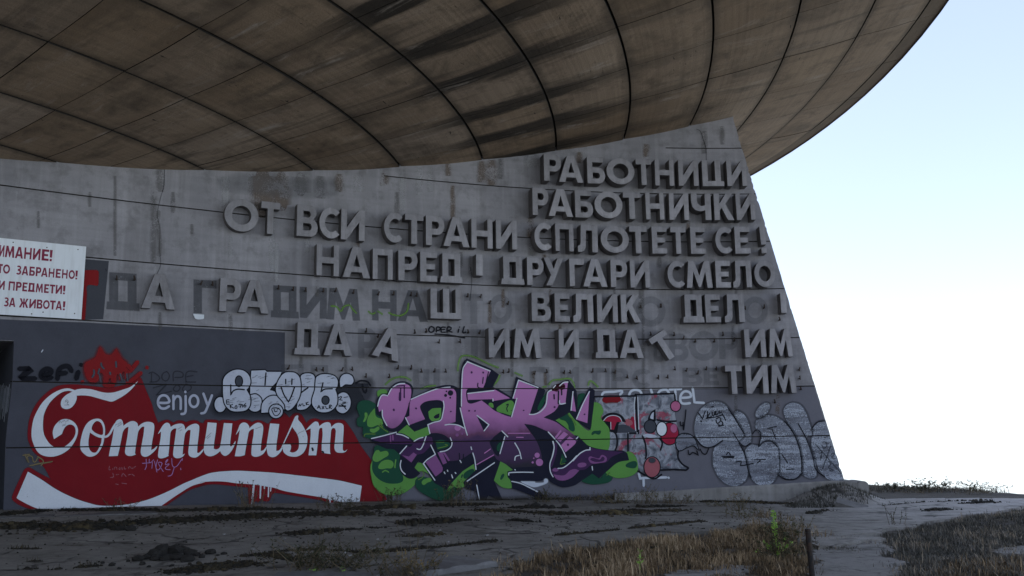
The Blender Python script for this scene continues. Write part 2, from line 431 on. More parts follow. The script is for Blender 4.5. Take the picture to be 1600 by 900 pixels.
# ------------------------------------------------------------------ raised letters
def arc(cx, cy, rx, ry, a0, a1, n=14):
    return [(cx + rx * math.cos(R(a0 + (a1 - a0) * i / n)), cy + ry * math.sin(R(a0 + (a1 - a0) * i / n))) for i in range(n + 1)]
T = .24
def glyph(ch):
    """outer loops and holes in a unit square"""
    t = T
    if ch == 'Н': return [[(0, 0), (t, 0), (t, .4), (1 - t, .4), (1 - t, 0), (1, 0), (1, 1), (1 - t, 1), (1 - t, .6), (t, .6), (t, 1), (0, 1)]], []
    if ch == 'П': return [[(0, 0), (t, 0), (t, .79), (1 - t, .79), (1 - t, 0), (1, 0), (1, 1), (0, 1)]], []
    if ch == 'Г': return [[(0, 0), (.34, 0), (.34, .78), (1, .78), (1, 1), (0, 1)]], []
    if ch == 'Т': return [[(.34, 0), (.66, 0), (.66, .79), (1, .79), (1, 1), (0, 1), (0, .79), (.34, .79)]], []
    if ch == 'Е': return [[(0, 0), (1, 0), (1, .2), (.36, .2), (.36, .41), (.88, .41), (.88, .59), (.36, .59), (.36, .8), (1, .8), (1, 1), (0, 1)]], []
    if ch == 'И': return [[(0, 0), (t, 0), (1 - t, .6), (1 - t, 0), (1, 0), (1, 1), (1 - t, 1), (t, .4), (t, 1), (0, 1)]], []
    if ch == 'М': return [[(0, 0), (.2, 0), (.27, .6), (.46, .02), (.54, .02), (.73, .6), (.8, 0), (1, 0), (.91, 1), (.7, 1), (.5, .45), (.3, 1), (.09, 1)]], []
    if ch == 'А': return [[(0, 0), (.25, 0), (.31, .18), (.69, .18), (.75, 0), (1, 0), (.65, 1), (.35, 1)]], [[(.38, .36), (.62, .36), (.5, .76)]]
    if ch == 'Л': return [[(0, 0), (.18, 0), (.31, .05), (.39, .18), (.42, .79), (.72, .79), (.72, 0), (1, 0), (1, 1), (.16, 1), (.14, .33), (.11, .25), (0, .21)]], []
    if ch == 'Д': return [[(0, 0), (1, 0), (.97, .2), (.9, .2), (.9, 1), (.1, 1), (.1, .2), (.03, .2)]], [[(.36, .23), (.64, .23), (.64, .8), (.36, .8)]]
    if ch == 'Ш': return [[(0, 0), (1, 0), (1, 1), (.8, 1), (.8, .2), (.6, .2), (.6, 1), (.4, 1), (.4, .2), (.2, .2), (.2, 1), (0, 1)]], []
    if ch == 'Ц': return [[(0, 0), (.8, 0), (.8, -.0), (1, 0), (1, .19), (.86, .19), (.86, 1), (.6, 1), (.6, .2), (.26, .2), (.26, 1), (0, 1)]], []
    if ch == 'К': return [[(0, 0), (.28, 0), (.28, .36), (.38, .46), (.68, 0), (1, 0), (.58, .6), (.95, 1), (.62, 1), (.28, .62), (.28, 1), (0, 1)]], []
    if ch == 'У': return [[(.1, 0), (.4, 0), (1, 1), (.7, 1), (.5, .6), (.3, 1), (0, 1), (.35, .38)]], []
    if ch == 'Ч': return [[(.7, 0), (1, 0), (1, 1), (.7, 1), (.7, .55), (.5, .52), (.34, .6), (.3, .72), (.3, 1), (0, 1), (0, .68), (.06, .48), (.22, .36), (.45, .32), (.7, .36)]], []
    if ch == 'О': return [arc(.5, .5, .5, .5, 0, 360, 40)[:-1]], [arc(.5, .5, .28, .29, 0, 360, 32)[:-1]]
    if ch == 'С': return [arc(.58, .5, .58, .5, 45, 315, 30) + arc(.60, .5, .32, .29, 308, 52, 22)], []
    if ch == 'Р': return [[(0, 0), (.32, 0), (.32, .36), (.55, .36)] + arc(.62, .68, .38, .32, -90, 90, 14) + [(0, 1)]], [[(.32, .56), (.52, .56)] + arc(.56, .68, .14, .12, -90, 90, 8) + [(.32, .8)]]
    if ch == 'В': return [[(0, 0), (.6, 0)] + arc(.66, .29, .34, .29, -90, 70, 12) + arc(.6, .77, .33, .23, -50, 90, 12) + [(0, 1)]], \
        [[(.3, .19), (.52, .19)] + arc(.58, .31, .13, .11, -90, 90, 8) + [(.3, .42)], [(.3, .61), (.5, .61)] + arc(.54, .71, .11, .1, -90, 90, 8) + [(.3, .81)]]
    if ch == 'Б': return [[(0, 0), (.6, 0)] + arc(.64, .3, .36, .3, -90, 90, 14) + [(.3, .61), (.3, .8), (.9, .8), (.9, 1), (0, 1)]], [[(.3, .19), (.54, .19)] + arc(.58, .3, .12, .11, -90, 90, 8) + [(.3, .41)]]
    if ch == '!': return [[(.1, 0), (.9, 0), (.9, .2), (.1, .2)], [(.1, .32), (.9, .32), (1, 1), (0, 1)]], []
    if ch == '|': return [[(0, 0), (1, 0), (1, 1), (0, 1)]], []
    if ch == 'З': return [arc(.46, .29, .54, .29, -140, 62, 16) + arc(.46, .74, .47, .26, -45, 140, 14) + arc(.44, .73, .2, .1, 140, -90, 8) + [(.3, .62), (.3, .42)] + arc(.44, .29, .24, .12, 90, -140, 8)], []
    if ch == 'Ж': return [[(0, 0), (.22, 0), (.38, .4), (.42, .4), (.42, 0), (.58, 0), (.58, .4), (.62, .4), (.78, 0), (1, 0), (.76, .53), (.97, 1), (.76, 1), (.62, .62), (.58, .62), (.58, 1), (.42, 1), (.42, .62), (.38, .62), (.24, 1), (.03, 1), (.24, .53)]], []
    if ch == 'Ь': return [[(0, 0), (.6, 0)] + arc(.64, .3, .36, .3, -90, 90, 14) + [(.3, .6), (.3, 1), (0, 1)]], [[(.3, .19), (.54, .19)] + arc(.58, .3, .12, .11, -90, 90, 8) + [(.3, .41)]]
    if ch == 'Щ': return [[(0, 0), (.9, 0), (.9, -.18), (1, -.18), (1, .2), (.93, .2), (.93, 1), (.75, 1), (.75, .2), (.56, .2), (.56, 1), (.38, 1), (.38, .2), (.19, .2), (.19, 1), (0, 1)]], []
    raise KeyError(ch)
def tess_loops(loops):
    pts = [p for l in loops for p in l]
    tr = tessellate_polygon([[Vector((p[0], p[1], 0)) for p in l] for l in loops])
    return pts, tr
def in_poly(p, poly):
    c = False
    for i in range(len(poly)):
        a, b = poly[i], poly[i - 1]
        if (a[1] > p[1]) != (b[1] > p[1]) and p[0] < (b[0] - a[0]) * (p[1] - a[1]) / (b[1] - a[1]) + a[0]: c = not c
    return c
def glyph_solid(ch, wd, ht, d0, d1):
    """extruded glyph: x along the wall, y = -distance in front of the wall, z up"""
    outs, holes = glyph(ch); v, f, mi = [], [], []
    for ol in outs:
        loops = [ol] + [h for h in holes if in_poly(h[0], ol)]
        pts, tr = tess_loops(loops); n = len(pts); i0 = len(v)
        for d in (d1, d0): v.extend([((p[0] - .5) * wd, -d, p[1] * ht) for p in pts])
        for t in tr: f.append([i0 + i for i in t]); f.append([i0 + n + i for i in reversed(t)]); mi += [0, 0]
        k = 0
        for l in loops:
            for i in range(len(l)):
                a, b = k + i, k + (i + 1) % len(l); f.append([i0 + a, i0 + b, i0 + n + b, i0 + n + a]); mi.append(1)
            k += len(l)
    return v, f, mi
D0, D1 = .05, .40
ROWS = [  # word, letters with left and right edge of the front face; z of bottom and top of the row
 ('РАБОТНИЦИ', 'top line', [850,877, 873.5,911.7, 918,945.7, 948,991.7, 994,1018, 1023.5,1053, 1060,1091, 1097.5,1131, 1136,1167], 6.88, 7.62),
 ('РАБОТНИЧКИ', 'second line', [832,857, 857,895, 899,927, 929,972.7, 974,1001, 1009,1037.5, 1045.6,1076, 1080,1110.7, 1116,1146.7, 1150.6,1180], 5.92, 6.67),
 ('ОТ', 'third line', [350.7,404, 407.7,437], 4.93, 5.70), ('ВСИ', 'third line', [464,496.7, 499,530.7, 533,570], 4.95, 5.72),
 ('СТРАНИ', 'third line', [600,629, 633,661.7, 666,695, 693,734, 737,770, 775,808], 4.97, 5.74),
 ('СПЛОТЕТЕ', 'third line', [835,861.7, 867.7,896, 902.7,934, 939,983, 984,1011, 1019,1042, 1048,1071.7, 1079,1101.7], 4.98, 5.73),
 ('СЕ!', 'third line', [1117.7,1144, 1148,1171.7, 1188,1198], 4.98, 5.73),
 ('НАПРЕД', 'fourth line', [495,530, 536,579, 583,614, 623,653, 656.7,683, 688,723], 4.03, 4.79), ('|', 'fourth line', [744,755], 4.25, 4.80),
 ('ДРУГАРИ', 'fourth line', [783,819.5, 824,850, 850,881, 890,913, 911,949, 954,980, 985,1015.7], 4.05, 4.79),
 ('СМЕЛО', 'fourth line', [1043,1070, 1072.7,1113, 1118,1141, 1145,1174, 1179,1211.7], 4.05, 4.79),
 ('А', 'fifth line', [222.5,275], 3.03, 3.80), ('РА', 'fifth line', [343.5,376.7, 373,420.7], 3.06, 3.82), ('Ш', 'fifth line', [673,721.7], 3.11, 3.87),
 ('ВЕЛИК', 'fifth line', [831,861, 866.7,890, 895.6,927, 933,965, 970.4,1001], 3.11, 3.86), ('ДЕЛ', 'fifth line', [1066.7,1100, 1102,1125.6, 1131.8,1163], 3.11, 3.87), ('|', 'fifth line', [1220,1229], 3.34, 3.88),
 ('ДА', 'sixth line', [460,500.6, 506,550.5], 2.13, 2.88), ('ИМ', 'sixth line', [764,796.7, 802,846], 2.16, 2.91), ('И', 'sixth line', [873,904.5], 2.17, 2.91), ('ДА', 'sixth line', [930,965, 968,1005.6], 2.17, 2.92),
 ('ИМ', 'sixth line', [1164,1196.7, 1201,1238], 2.17, 2.92), ('ТИМ', 'bottom line', [1134,1160, 1165.6,1200, 1204,1244], 1.21, 1.96)]
ORD = ['first', 'second', 'third', 'fourth', 'fifth', 'sixth', 'seventh', 'eighth', 'ninth', 'tenth']
NEAR = {('А', 'fifth line'): 'upright between two faded letter marks', ('Ш', 'fifth line'): 'standing alone above a black scribbled tag', ('И', 'sixth line'): 'standing alone between ИМ and ДА'}
seen = set()
LETTER_CACHE = {}
def put_letter(ch, xl, xr, z0, z1, label, tilt=0.0, D1=D1):
    zm = (z0 + z1) / 2
    py = 450 - FPX * 0
    def solve(px):   # x on the face plane at height zm for a photograph column
        x = wall_at(px, 450, D1)[0]
        for _ in range(6):
            p = wp(x, zm, D1) - Vector((0, 0, EYE)); dep = p.dot(FWD); row = 450 - FPX * p.dot(UP) / dep
            x = wall_at(px, row, D1)[0]
        return x
    a, b = solve(xl), solve(xr); xm = (a + b) / 2
    wd = (wp(b, 0, D1) - wp(a, 0, D1)).length
    v, f, mi = glyph_solid(ch, wd, z1 - z0, D0, D1 + random.uniform(-.015, .015))
    if tilt:
        c, s_ = math.cos(tilt), math.sin(tilt); h = (z1 - z0) / 2
        v = [(p[0] * c - (p[2] - h) * s_, p[1], p[0] * s_ + (p[2] - h) * c + h) for p in v]
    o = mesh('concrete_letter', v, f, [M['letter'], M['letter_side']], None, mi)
    t = wt(xm); base = wp(xm, z0, 0)
    o.location = base; o.rotation_euler = (random.uniform(-.004, .004), random.uniform(-.008, .008), math.atan2(t.y, t.x))
    tag(o, label, 'letter', 'raised concrete letters on the wall')
    return o
seq = {}
for word, line, xs, z0, z1 in ROWS:
    z0 += EYE; z1 += EYE
    seq[(word, line)] = seq.get((word, line), 0) + 1
    for i, ch in enumerate(word):
        nm = 'exclamation bar' if ch in '!|' else 'letter ' + ch
        if ch == '|': lab = f'raised grey concrete exclamation bar without dot, {line} of wall lettering, ' + ('after НАПРЕД' if 'fourth' in line else 'near wall edge')
        elif ch == '!': lab = 'raised grey concrete exclamation mark with dot, ending the third line of wall lettering'
        elif len(word) == 1: lab = f'raised grey concrete letter {ch}, {line} of wall lettering, {NEAR[(word, line)]}'
        else:
            o_ = 'last' if i == len(word) - 1 and '!' not in word else ORD[i]
            place = ''
            if word == 'ДА': place = ' at the left end' if xs[0] < 600 else ' right of the lone И'
            if word == 'ИМ': place = ' above the pink mural' if xs[0] < 1000 else ' by the wall edge'
            lab = f'raised grey concrete letter {ch}, {o_} of {word.strip("!")}{place}, {line} of wall lettering'
        put_letter(ch, xs[2 * i], xs[2 * i + 1], z0, z1, lab, 0.0, .2 if line == 'fifth line' and xs[0] < 430 else .24 + .16 * min(1, max(0, (xs[2 * i] - 350) / 480)))
x_, z_ = wall_at(607.5, 536.5, D1)
put_letter('А', 607.5 - 21.5, 607.5 + 21.5, z_ - .375, z_ + .375, 'raised grey concrete letter А hanging crooked, leaning right, sixth line', R(-13))
x_, z_ = wall_at(1038, 541, D1)
put_letter('Т', 1038 - 15, 1038 + 15, z_ - .375, z_ + .375, 'raised grey concrete letter Т askew, tipped far left, sixth line', R(32))
# ------------------------------------------------------------------ paint on the wall
FR = {'F1': (20, 590, 6.925), 'F2': (120, 630, 9), 'F3': (230, 640, 9), 'F4': (340, 640, 9), 'F5': (420, 620, 7.5), 'F6': (0, 720, 5), 'F7': (300, 720, 5), 'F8': (20, 530, 4.848),
      'Z1': (560, 550, 6), 'Z2': (700, 550, 6), 'Z3': (780, 580, 6.43), 'Z4': (560, 660, 6.923), 'Z5': (700, 660, 6.925), 'Z6': (840, 640, 6.428), 'Z7': (920, 590, 5.294), 'Z8': (330, 570, 6.4),
      'W1': (1040, 610, 5.625), 'W2': (0, 360, 5.622), 'W3': (160, 400, 8), 'W4': (420, 440, 4.444), 'W5': (760, 440, 4.5), 'W6': (1000, 440, 4.5), 'R1': (0, 500, 2.8125), 'P': (0, 0, 1)}
def pts(txt):
    """'@frame x,y x,y! ...' -> photograph positions; ! marks a sharp corner"""
    fx, fy, k = FR['P']; o = []
    for t in txt.split():
        if t[0] == '@': fx, fy, k = FR[t[1:]]; continue
        c = t.endswith('!'); x, y = t.rstrip('!').split(',')
        o.append((fx + float(x) / k, fy + float(y) / k, c))
    return o
def curve(p, closed=True):
    n = len(p); out = []
    for i in range(n if closed else n - 1):
        a, b = p[i], p[(i + 1) % n]
        pa, pb = p[i - 1] if (closed or i) else a, p[(i + 2) % n] if (closed or i + 2 < n) else b
        d = math.hypot(b[0] - a[0], b[1] - a[1])
        if d < 1e-6: continue
        def tg(q0, q1, q2, corner):
            if corner: return None
            l0 = math.hypot(q1[0] - q0[0], q1[1] - q0[1]); l1 = math.hypot(q2[0] - q1[0], q2[1] - q1[1])
            tx, ty = q2[0] - q0[0], q2[1] - q0[1]; l = math.hypot(tx, ty) or 1
            s_ = min(d, 1.0 * (l0 + l1) / 2); return tx / l * s_, ty / l * s_
        ta = tg(pa, a, b, a[2]); tb = tg(a, b, pb, b[2])
        if ta is None and tb is None: out.append((a[0], a[1])); continue
        if ta is None: ta = (b[0] - a[0], b[1] - a[1])
        if tb is None: tb = (b[0] - a[0], b[1] - a[1])
        m = max(2, min(7, int(d / 2.2) + 1))
        for j in range(m):
            t = j / m; h1 = 2 * t ** 3 - 3 * t * t + 1; h2 = t ** 3 - 2 * t * t + t; h3 = -2 * t ** 3 + 3 * t * t; h4 = t ** 3 - t * t
            out.append((h1 * a[0] + h2 * ta[0] + h3 * b[0] + h4 * tb[0], h1 * a[1] + h2 * ta[1] + h3 * b[1] + h4 * tb[1]))
    if not closed: out.append(p[-1][:2])
    return out
def ell(txt, n=26):
    """'@frame cx,cy rx,ry'"""
    fr, c, r = txt.split(); fx, fy, k = FR[fr[1:]]; cx, cy = map(float, c.split(',')); rx, ry = map(float, r.split(','))
    return [(fx + (cx + rx * math.cos(2 * math.pi * i / n)) / k, fy + (cy + ry * math.sin(2 * math.pi * i / n)) / k) for i in range(n)]
def loop(x):
    if isinstance(x, list): return x
    return ell(x) if len(x.split()) == 3 and '!' not in x and x.startswith('@') and x.count(',') == 2 else curve(pts(x))
def clip_end(poly):
    out = []
    for i in range(len(poly)):
        a, b = poly[i], poly[(i + 1) % len(poly)]; da = a[0] - xend(a[1]) + .035; db = b[0] - xend(b[1]) + .035
        if da <= 0: out.append(a)
        if (da <= 0) != (db <= 0):
            t = da / (da - db); out.append(tuple(p + (q - p) * t for p, q in zip(a, b)))
    return tuple(out)
class Art:
    """one painted piece on the wall; each call lays a layer on the last"""
    def __init__(s, name, label, base, step=.00015, parent=None):
        s.off = base; s.step = step; s.name = name; s.label = label; s.part = None; s.sheets = {}; s.order = []; s.split = {}; s.nsp = 0
    def sheet(s, sub):
        if sub not in s.sheets: s.sheets[sub] = Sheet(); s.order.append(sub)
        return s.sheets[sub]
    def put(s, sub, tris2, mat):
        tr = []
        for t in tris2:
            tr.append(tuple((*wall_at(p[0], p[1]), p[2] if len(p) > 2 else 1.0) for p in t))
        tr = [q for q in (clip_end(t) for t in tr) if len(q) > 2]
        if s.split.get(sub):
            s.nsp += 1; sub = f'{sub}#{s.nsp}'
        s.sheet(sub).add(tr, s.off, mat); s.off += s.step
    def fill(s, sub, mat, outer, holes=(), soft=0):
        o = loop(outer); loops = [o] + [loop(h) for h in holes]
        p, tr = tess_loops(loops); tris = [tuple(p[i] for i in t) for t in tr]
        if soft:
            n = len(o); ar = sum(o[i - 1][0] * o[i][1] - o[i][0] * o[i - 1][1] for i in range(n)); sg = 1 if ar > 0 else -1
            nm = []
            for i in range(n):
                a, b = o[i - 1], o[(i + 1) % n]; dx, dy = b[0] - a[0], b[1] - a[1]; l = math.hypot(dx, dy) or 1
                nm.append((o[i][0] + sg * dy / l * soft, o[i][1] - sg * dx / l * soft))
            for i in range(n):
                j = (i + 1) % n; A, B = (*o[i], 1.), (*o[j], 1.); a, b = (*nm[i], 0.), (*nm[j], 0.)
                tris += [(A, B, b), (A, b, a)]
        s.put(sub, tris, mat)
    def line(s, sub, mat, path, wd=2.0, soft=.35, closed=False, taper=False):
        p = loop(path) + [] if closed else (curve(pts(path), False) if isinstance(path, str) else path)
        if closed: p = p + [p[0]]
        q = [p[0]]
        for x in p[1:]:
            if math.hypot(x[0] - q[-1][0], x[1] - q[-1][1]) > .15: q.append(x)
        p = q; n = len(p)
        if n < 2: return
        L_, R_ = [], []
        for i in range(n):
            a = p[max(i - 1, 0)]; b = p[min(i + 1, n - 1)]
            if closed and i in (0, n - 1): a, b = p[-2], p[1]
            dx, dy = b[0] - a[0], b[1] - a[1]; l = math.hypot(dx, dy) or 1; nx, ny = -dy / l, dx / l
            k = 1.0
            if 0 < i < n - 1:
                ux, uy = p[i][0] - p[i - 1][0], p[i][1] - p[i - 1][1]; ul = math.hypot(ux, uy) or 1
                k = min(1.8, 1 / max(.3, (nx * -uy / ul + ny * ux / ul)))
            w_ = wd / 2 * k * ((.35 + .65 * math.sin(math.pi * (i + .3) / (n + .2))) if taper else 1)
            L_.append((p[i][0] + nx * w_, p[i][1] + ny * w_, nx, ny)); R_.append((p[i][0] - nx * w_, p[i][1] - ny * w_, nx, ny))
        tris = []
        def q4(a, b, c, d): tris.extend([(a, b, c), (a, c, d)])
        for i in range(n - 1):
            a, b, c, d = L_[i], L_[i + 1], R_[i + 1], R_[i]
            q4((a[0], a[1], 1.), (b[0], b[1], 1.), (c[0], c[1], 1.), (d[0], d[1], 1.))
            if soft:
                q4((a[0] + a[2] * soft, a[1] + a[3] * soft, 0.), (b[0] + b[2] * soft, b[1] + b[3] * soft, 0.), (b[0], b[1], 1.), (a[0], a[1], 1.))
                q4((d[0] - d[2] * soft, d[1] - d[3] * soft, 0.), (c[0] - c[2] * soft, c[1] - c[3] * soft, 0.), (c[0], c[1], 1.), (d[0], d[1], 1.))
        if not closed and not taper and wd > 1.2:   # round caps
            for e, a, b in ((0, L_[0], R_[0]), (n - 1, L_[-1], R_[-1])):
                c = p[e]; o_ = p[1] if e == 0 else p[-2]; dx, dy = c[0] - o_[0], c[1] - o_[1]; l = math.hypot(dx, dy) or 1
                a0 = math.atan2(a[1] - c[1], a[0] - c[0]); sg = 1 if e else -1
                rr = math.hypot(a[0] - c[0], a[1] - c[1]); m = 5
                pr = [(c[0] + rr * math.cos(a0 - sg * math.pi * k / m), c[1] + rr * math.sin(a0 - sg * math.pi * k / m), 1.) for k in range(m + 1)]
                if (pr[m // 2][0] - c[0]) * dx + (pr[m // 2][1] - c[1]) * dy < 0:
                    pr = [(c[0] + rr * math.cos(a0 + sg * math.pi * k / m), c[1] + rr * math.sin(a0 + sg * math.pi * k / m), 1.) for k in range(m + 1)]
                for k in range(m): tris.append(((c[0], c[1], 1.), pr[k], pr[k + 1]))
        s.put(sub, tris, mat)
    def lines(s, sub, mat, txt, wd=2.0, soft=.35, taper=False):
        fr = ''
        for seg in txt.split(';'):
            seg = seg.strip()
            if not seg: continue
            if seg[0] == '@': fr = seg.split()[0]
            else: seg = fr + ' ' + seg
            s.line(sub, mat, seg, wd, soft, False, taper)
    def done(s):
        first = s.sheets[s.order[0]].obj(s.name, monument, s.label)
        for k in s.order[1:]: s.sheets[k].obj(k.split('#')[0], first)
        return first

PT = {}
def paints():
    PT['slate'] = paint('slate_overpaint', (.072, .073, .09), .06, 1.6, .3)
    PT['slate2'] = paint('grey_overpaint', (.15, .146, .17), .10, 1.0, .22)
    PT['patch'] = paint('dark_patch_paint', (.065, .066, .078), .03, 1.5, .15)
    PT['ghost'] = paint('letter_shadow_stain', (.095, .096, .108), .24, 2.2, .3, .54)
    PT['ghost2'] = paint('faint_letter_stain', (.15, .152, .165), .25, 1.6, .2, .25)
    PT['red'] = paint('red_paint', (.205, .013, .018), .05, .9, .2)
    PT['redspray'] = paint('red_spray', (.26, .018, .02), .04, 2, .12, .92)
    PT['white'] = paint('white_paint', (.68, .70, .74), .06, 1.5, .09)
    PT['black'] = paint('black_spray', (.013, .013, .018), .03, 3, .2)
    PT['softblack'] = paint('thin_black_spray', (.03, .032, .04), .05, 3, .2, .5)
    PT['darkred'] = paint('dark_red_paint', (.05, .008, .012), 0, 2, .1, .8)
    PT['lightgrey'] = paint('light_grey_paint', (.44, .45, .54), .06, 3, .1)
    PT['silver'] = paint('silver_paint', (.50, .52, .60), .10, 5, .18)
    PT['silver2'] = paint('worn_silver_paint', (.25, .262, .31), .42, 1.6, .3, .7, (1, 1, 5))
    PT['silver3'] = paint('bright_worn_silver', (.50, .53, .60), .61, 1.1, .2, .62, (1, 1, 9))
    PT['mauve'] = paint('mauve_paint', (.48, .24, .50), 0, 2, .1, .85)
    PT['rose'] = paint('faint_pink_chalk', (.50, .20, .24), .3, 5, .1, .6)
    PT['ochre'] = paint('ochre_spray', (.22, .17, .09), .1, 3, .2, .8)
    PT['dgreen'] = paint('dark_green_paint', (.018, .078, .046), .01, 1.5, .1)
    PT['lgreen'] = paint('light_green_paint', (.125, .31, .07), .01, 2.2, .14)
    PT['lime'] = paint('lime_spray', (.16, .30, .06), .15, 6, .2, .7)
    PT['ink'] = paint('blue_black_paint', (.018, .019, .034), .0, 2, .2)
    PT['pink'] = paint('pink_paint', (.47, .185, .41), .01, 2, .08)
    PT['plum'] = paint('plum_paint', (.25, .095, .24), .01, 2, .1)
    PT['dplum'] = paint('dark_plum_paint', (.066, .028, .085), .01, 2, .12)
    PT['grey'] = paint('dark_grey_paint', (.06, .065, .08), .02, 3, .2)
    PT['crimson'] = paint('crimson_paint', (.33, .02, .05), .03, 5, .3)
    PT['tan'] = paint('salmon_paint', (.36, .11, .13), .04, 5, .15)
    PT['rosep'] = paint('rose_paint', (.45, .13, .24), .06, 7, .3)
    PT['whitespray'] = paint('white_spray', (.62, .65, .72), .16, 4, .1, .9)
    PT['stainw'] = paint('pale_lime_streak', (.42, .41, .42), .55, 3, .1, .55)
    PT['stainr'] = paint('rusty_streak', (.17, .125, .095), .5, 3, .2, .6)
    PT['staind'] = paint('dark_damp_stain', (.14, .13, .125), .46, 3.5, .2, .42)
    # the pink of the big piece fades to plum and almost to black downwards: the fade is sprayed
    s = NT('fading_pink_paint'); tc = s.n('ShaderNodeTexCoord'); sp_ = s.n('ShaderNodeSeparateXYZ'); s.l(tc.outputs['Object'], sp_.inputs[0])
    n1 = s.noise(tc.outputs['Object'], 5, 4, .6); n2 = s.noise(tc.outputs['Object'], 1.2, 3, .6)
    zz = s.math('ADD', sp_.outputs[2], s.math('ADD', s.math('MULTIPLY', s.math('SUBTRACT', n1, .5), .22), s.math('MULTIPLY', s.math('SUBTRACT', n2, .5), .3)))
    za, zb = wall_at(800, 600)[1], wall_at(800, 748)[1]
    f = s.math('DIVIDE', s.math('SUBTRACT', za, zz), za - zb)
    s.color(s.ramp(f, [(0.0, (.47, .185, .41)), (.36, (.40, .15, .35)), (.48, (.24, .09, .22)), (.54, (.13, .045, .10)), (.58, (.066, .028, .085)), (.78, (.055, .024, .07)), (.86, (.022, .018, .03))]))
    s.p.inputs['Roughness'].default_value = .7; PT['fade'] = s.m
    # blotched base of the abstract piece
    s = NT('blotched_paint'); v = s.geo(); a = s.noise(v, 3.2, 6, .6, .8); b = s.noise(v, 1.7, 5, .6, 1.5); c_ = s.noise(v, 8, 5, .7)
    c = s.ramp(a, [(.34, (.07, .075, .095)), (.46, (.17, .18, .21)), (.56, (.32, .33, .37)), (.66, (.12, .125, .15))])
    c = s.mix(s.ramp(b, [(.57, 0.), (.62, .85)]), c, (.30, .05, .085))
    c = s.mix(s.ramp(c_, [(.6, 0.), (.68, .6)]), c, (.52, .53, .58)); s.color(c); PT['blotch'] = s.m
paints()

# ---- overpainted zones
wl = Art('overpaint', 'dark slate overpaint on the lower left of the wall', .0012)
wl.fill('overpaint', PT['slate'], '@P -20,498! 22,500.5! 130,504.5! 300,513! 445,520! 444,575! 447,600! 520,598! 575,600! 580,640! 600,700! 590,820! 300,840! 4,845! 9,690! 20,590! 22,532! -20,530!', soft=1.0)
wl.fill('grey_band', PT['slate2'], '@P 560,607! 870,614! 1272,604! 1323,756! 1325,800! 900,800! 590,812! 596,700! 578,640!', soft=3)
wl.fill('dark_square', PT['patch'], '@W2 700,250! 955,270! 905,780! 700,786!', soft=.5)
wl.fill('red_mark', PT['redspray'], '@W2 725,352! 850,352 864,365 862,470 855,485! 768,482 760,560 745,785! 700,785! 700,400!', soft=1)
wl.done()

# ---- marks left by lost letters
GHO = [.0026]
def ghost(ch, x0, x1, y0, y1, mat='ghost', slope=0):
    gh = Art('letter_mark', None, GHO[0]); GHO[0] += .00004
    outs, holes = glyph(ch)
    for ol in outs:
        lp = [ol] + [h for h in holes if in_poly(h[0], ol)]
        lp = [[(x0 + p[0] * (x1 - x0), y1 - p[1] * (y1 - y0) + slope * (p[0] - .5) * (x1 - x0)) for p in l] for l in lp]
        gh.fill('letter_mark', PT[mat], lp[0], lp[1:], soft=1.5)
    gh.done()
for a in [('Д', 166, 218, 427, 484, 'ghost', .06), ('Г', 303, 338, 438, 490, 'ghost', .06), ('Д', 423, 467, 447, 496, 'ghost', .05), ('И', 469, 510, 449, 497, 'ghost', .05), ('М', 511, 562, 451, 500, 'ghost', .05),
          ('Н', 582, 619, 453, 501, 'ghost', .04), ('А', 622, 668, 454, 502, 'ghost', .04), ('Т', 726, 754, 460, 506, 'ghost2', .02), ('О', 764, 799, 461, 506, 'ghost2'), ('О', 994, 1039, 464, 510, 'ghost2'), ('О', 1161, 1199, 464, 506, 'ghost2'),
          ('Р', 560, 587, 514, 560, 'ghost2', .03), ('Т', 726, 756, 515, 560, 'ghost2'), ('В', 1022, 1037, 522, 565, 'ghost2'), ('В', 1046, 1075, 522, 563, 'ghost2'), ('О', 1077, 1122, 518, 563, 'ghost2'), ('Р', 1124, 1152, 519, 561, 'ghost2'),
          ('П', 440, 474, 570, 600, 'ghost2'), ('П', 486, 512, 571, 601, 'ghost2'), ('Ш', 646, 686, 577, 606, 'ghost2'), ('Т', 616, 644, 573, 606, 'ghost2'), ('П', 828, 858, 574, 606, 'ghost2'), ('И', 876, 904, 574, 606, 'ghost2'), ('П', 926, 952, 575, 608, 'ghost2'), ('Р', 955, 981, 576, 606, 'ghost2'),
          ('С', 988, 1016, 577, 606, 'ghost2'), ('В', 1067, 1097, 575, 602, 'ghost2'), ('Е', 1100, 1123, 575, 601, 'ghost2')]:
    ghost(*a)
gh = Art('green_scribble', 'thin lime green scribble over the faded letter marks', .0045)
gh.lines('green_scribble', PT['lime'], '@W4 430,170 470,175 500,205 520,175 560,165 580,190 610,220; 690,205 715,225 740,215; 755,205 790,228; 830,215 870,232 920,235 960,205 970,150', 1.6, 1.2)
gh.done()

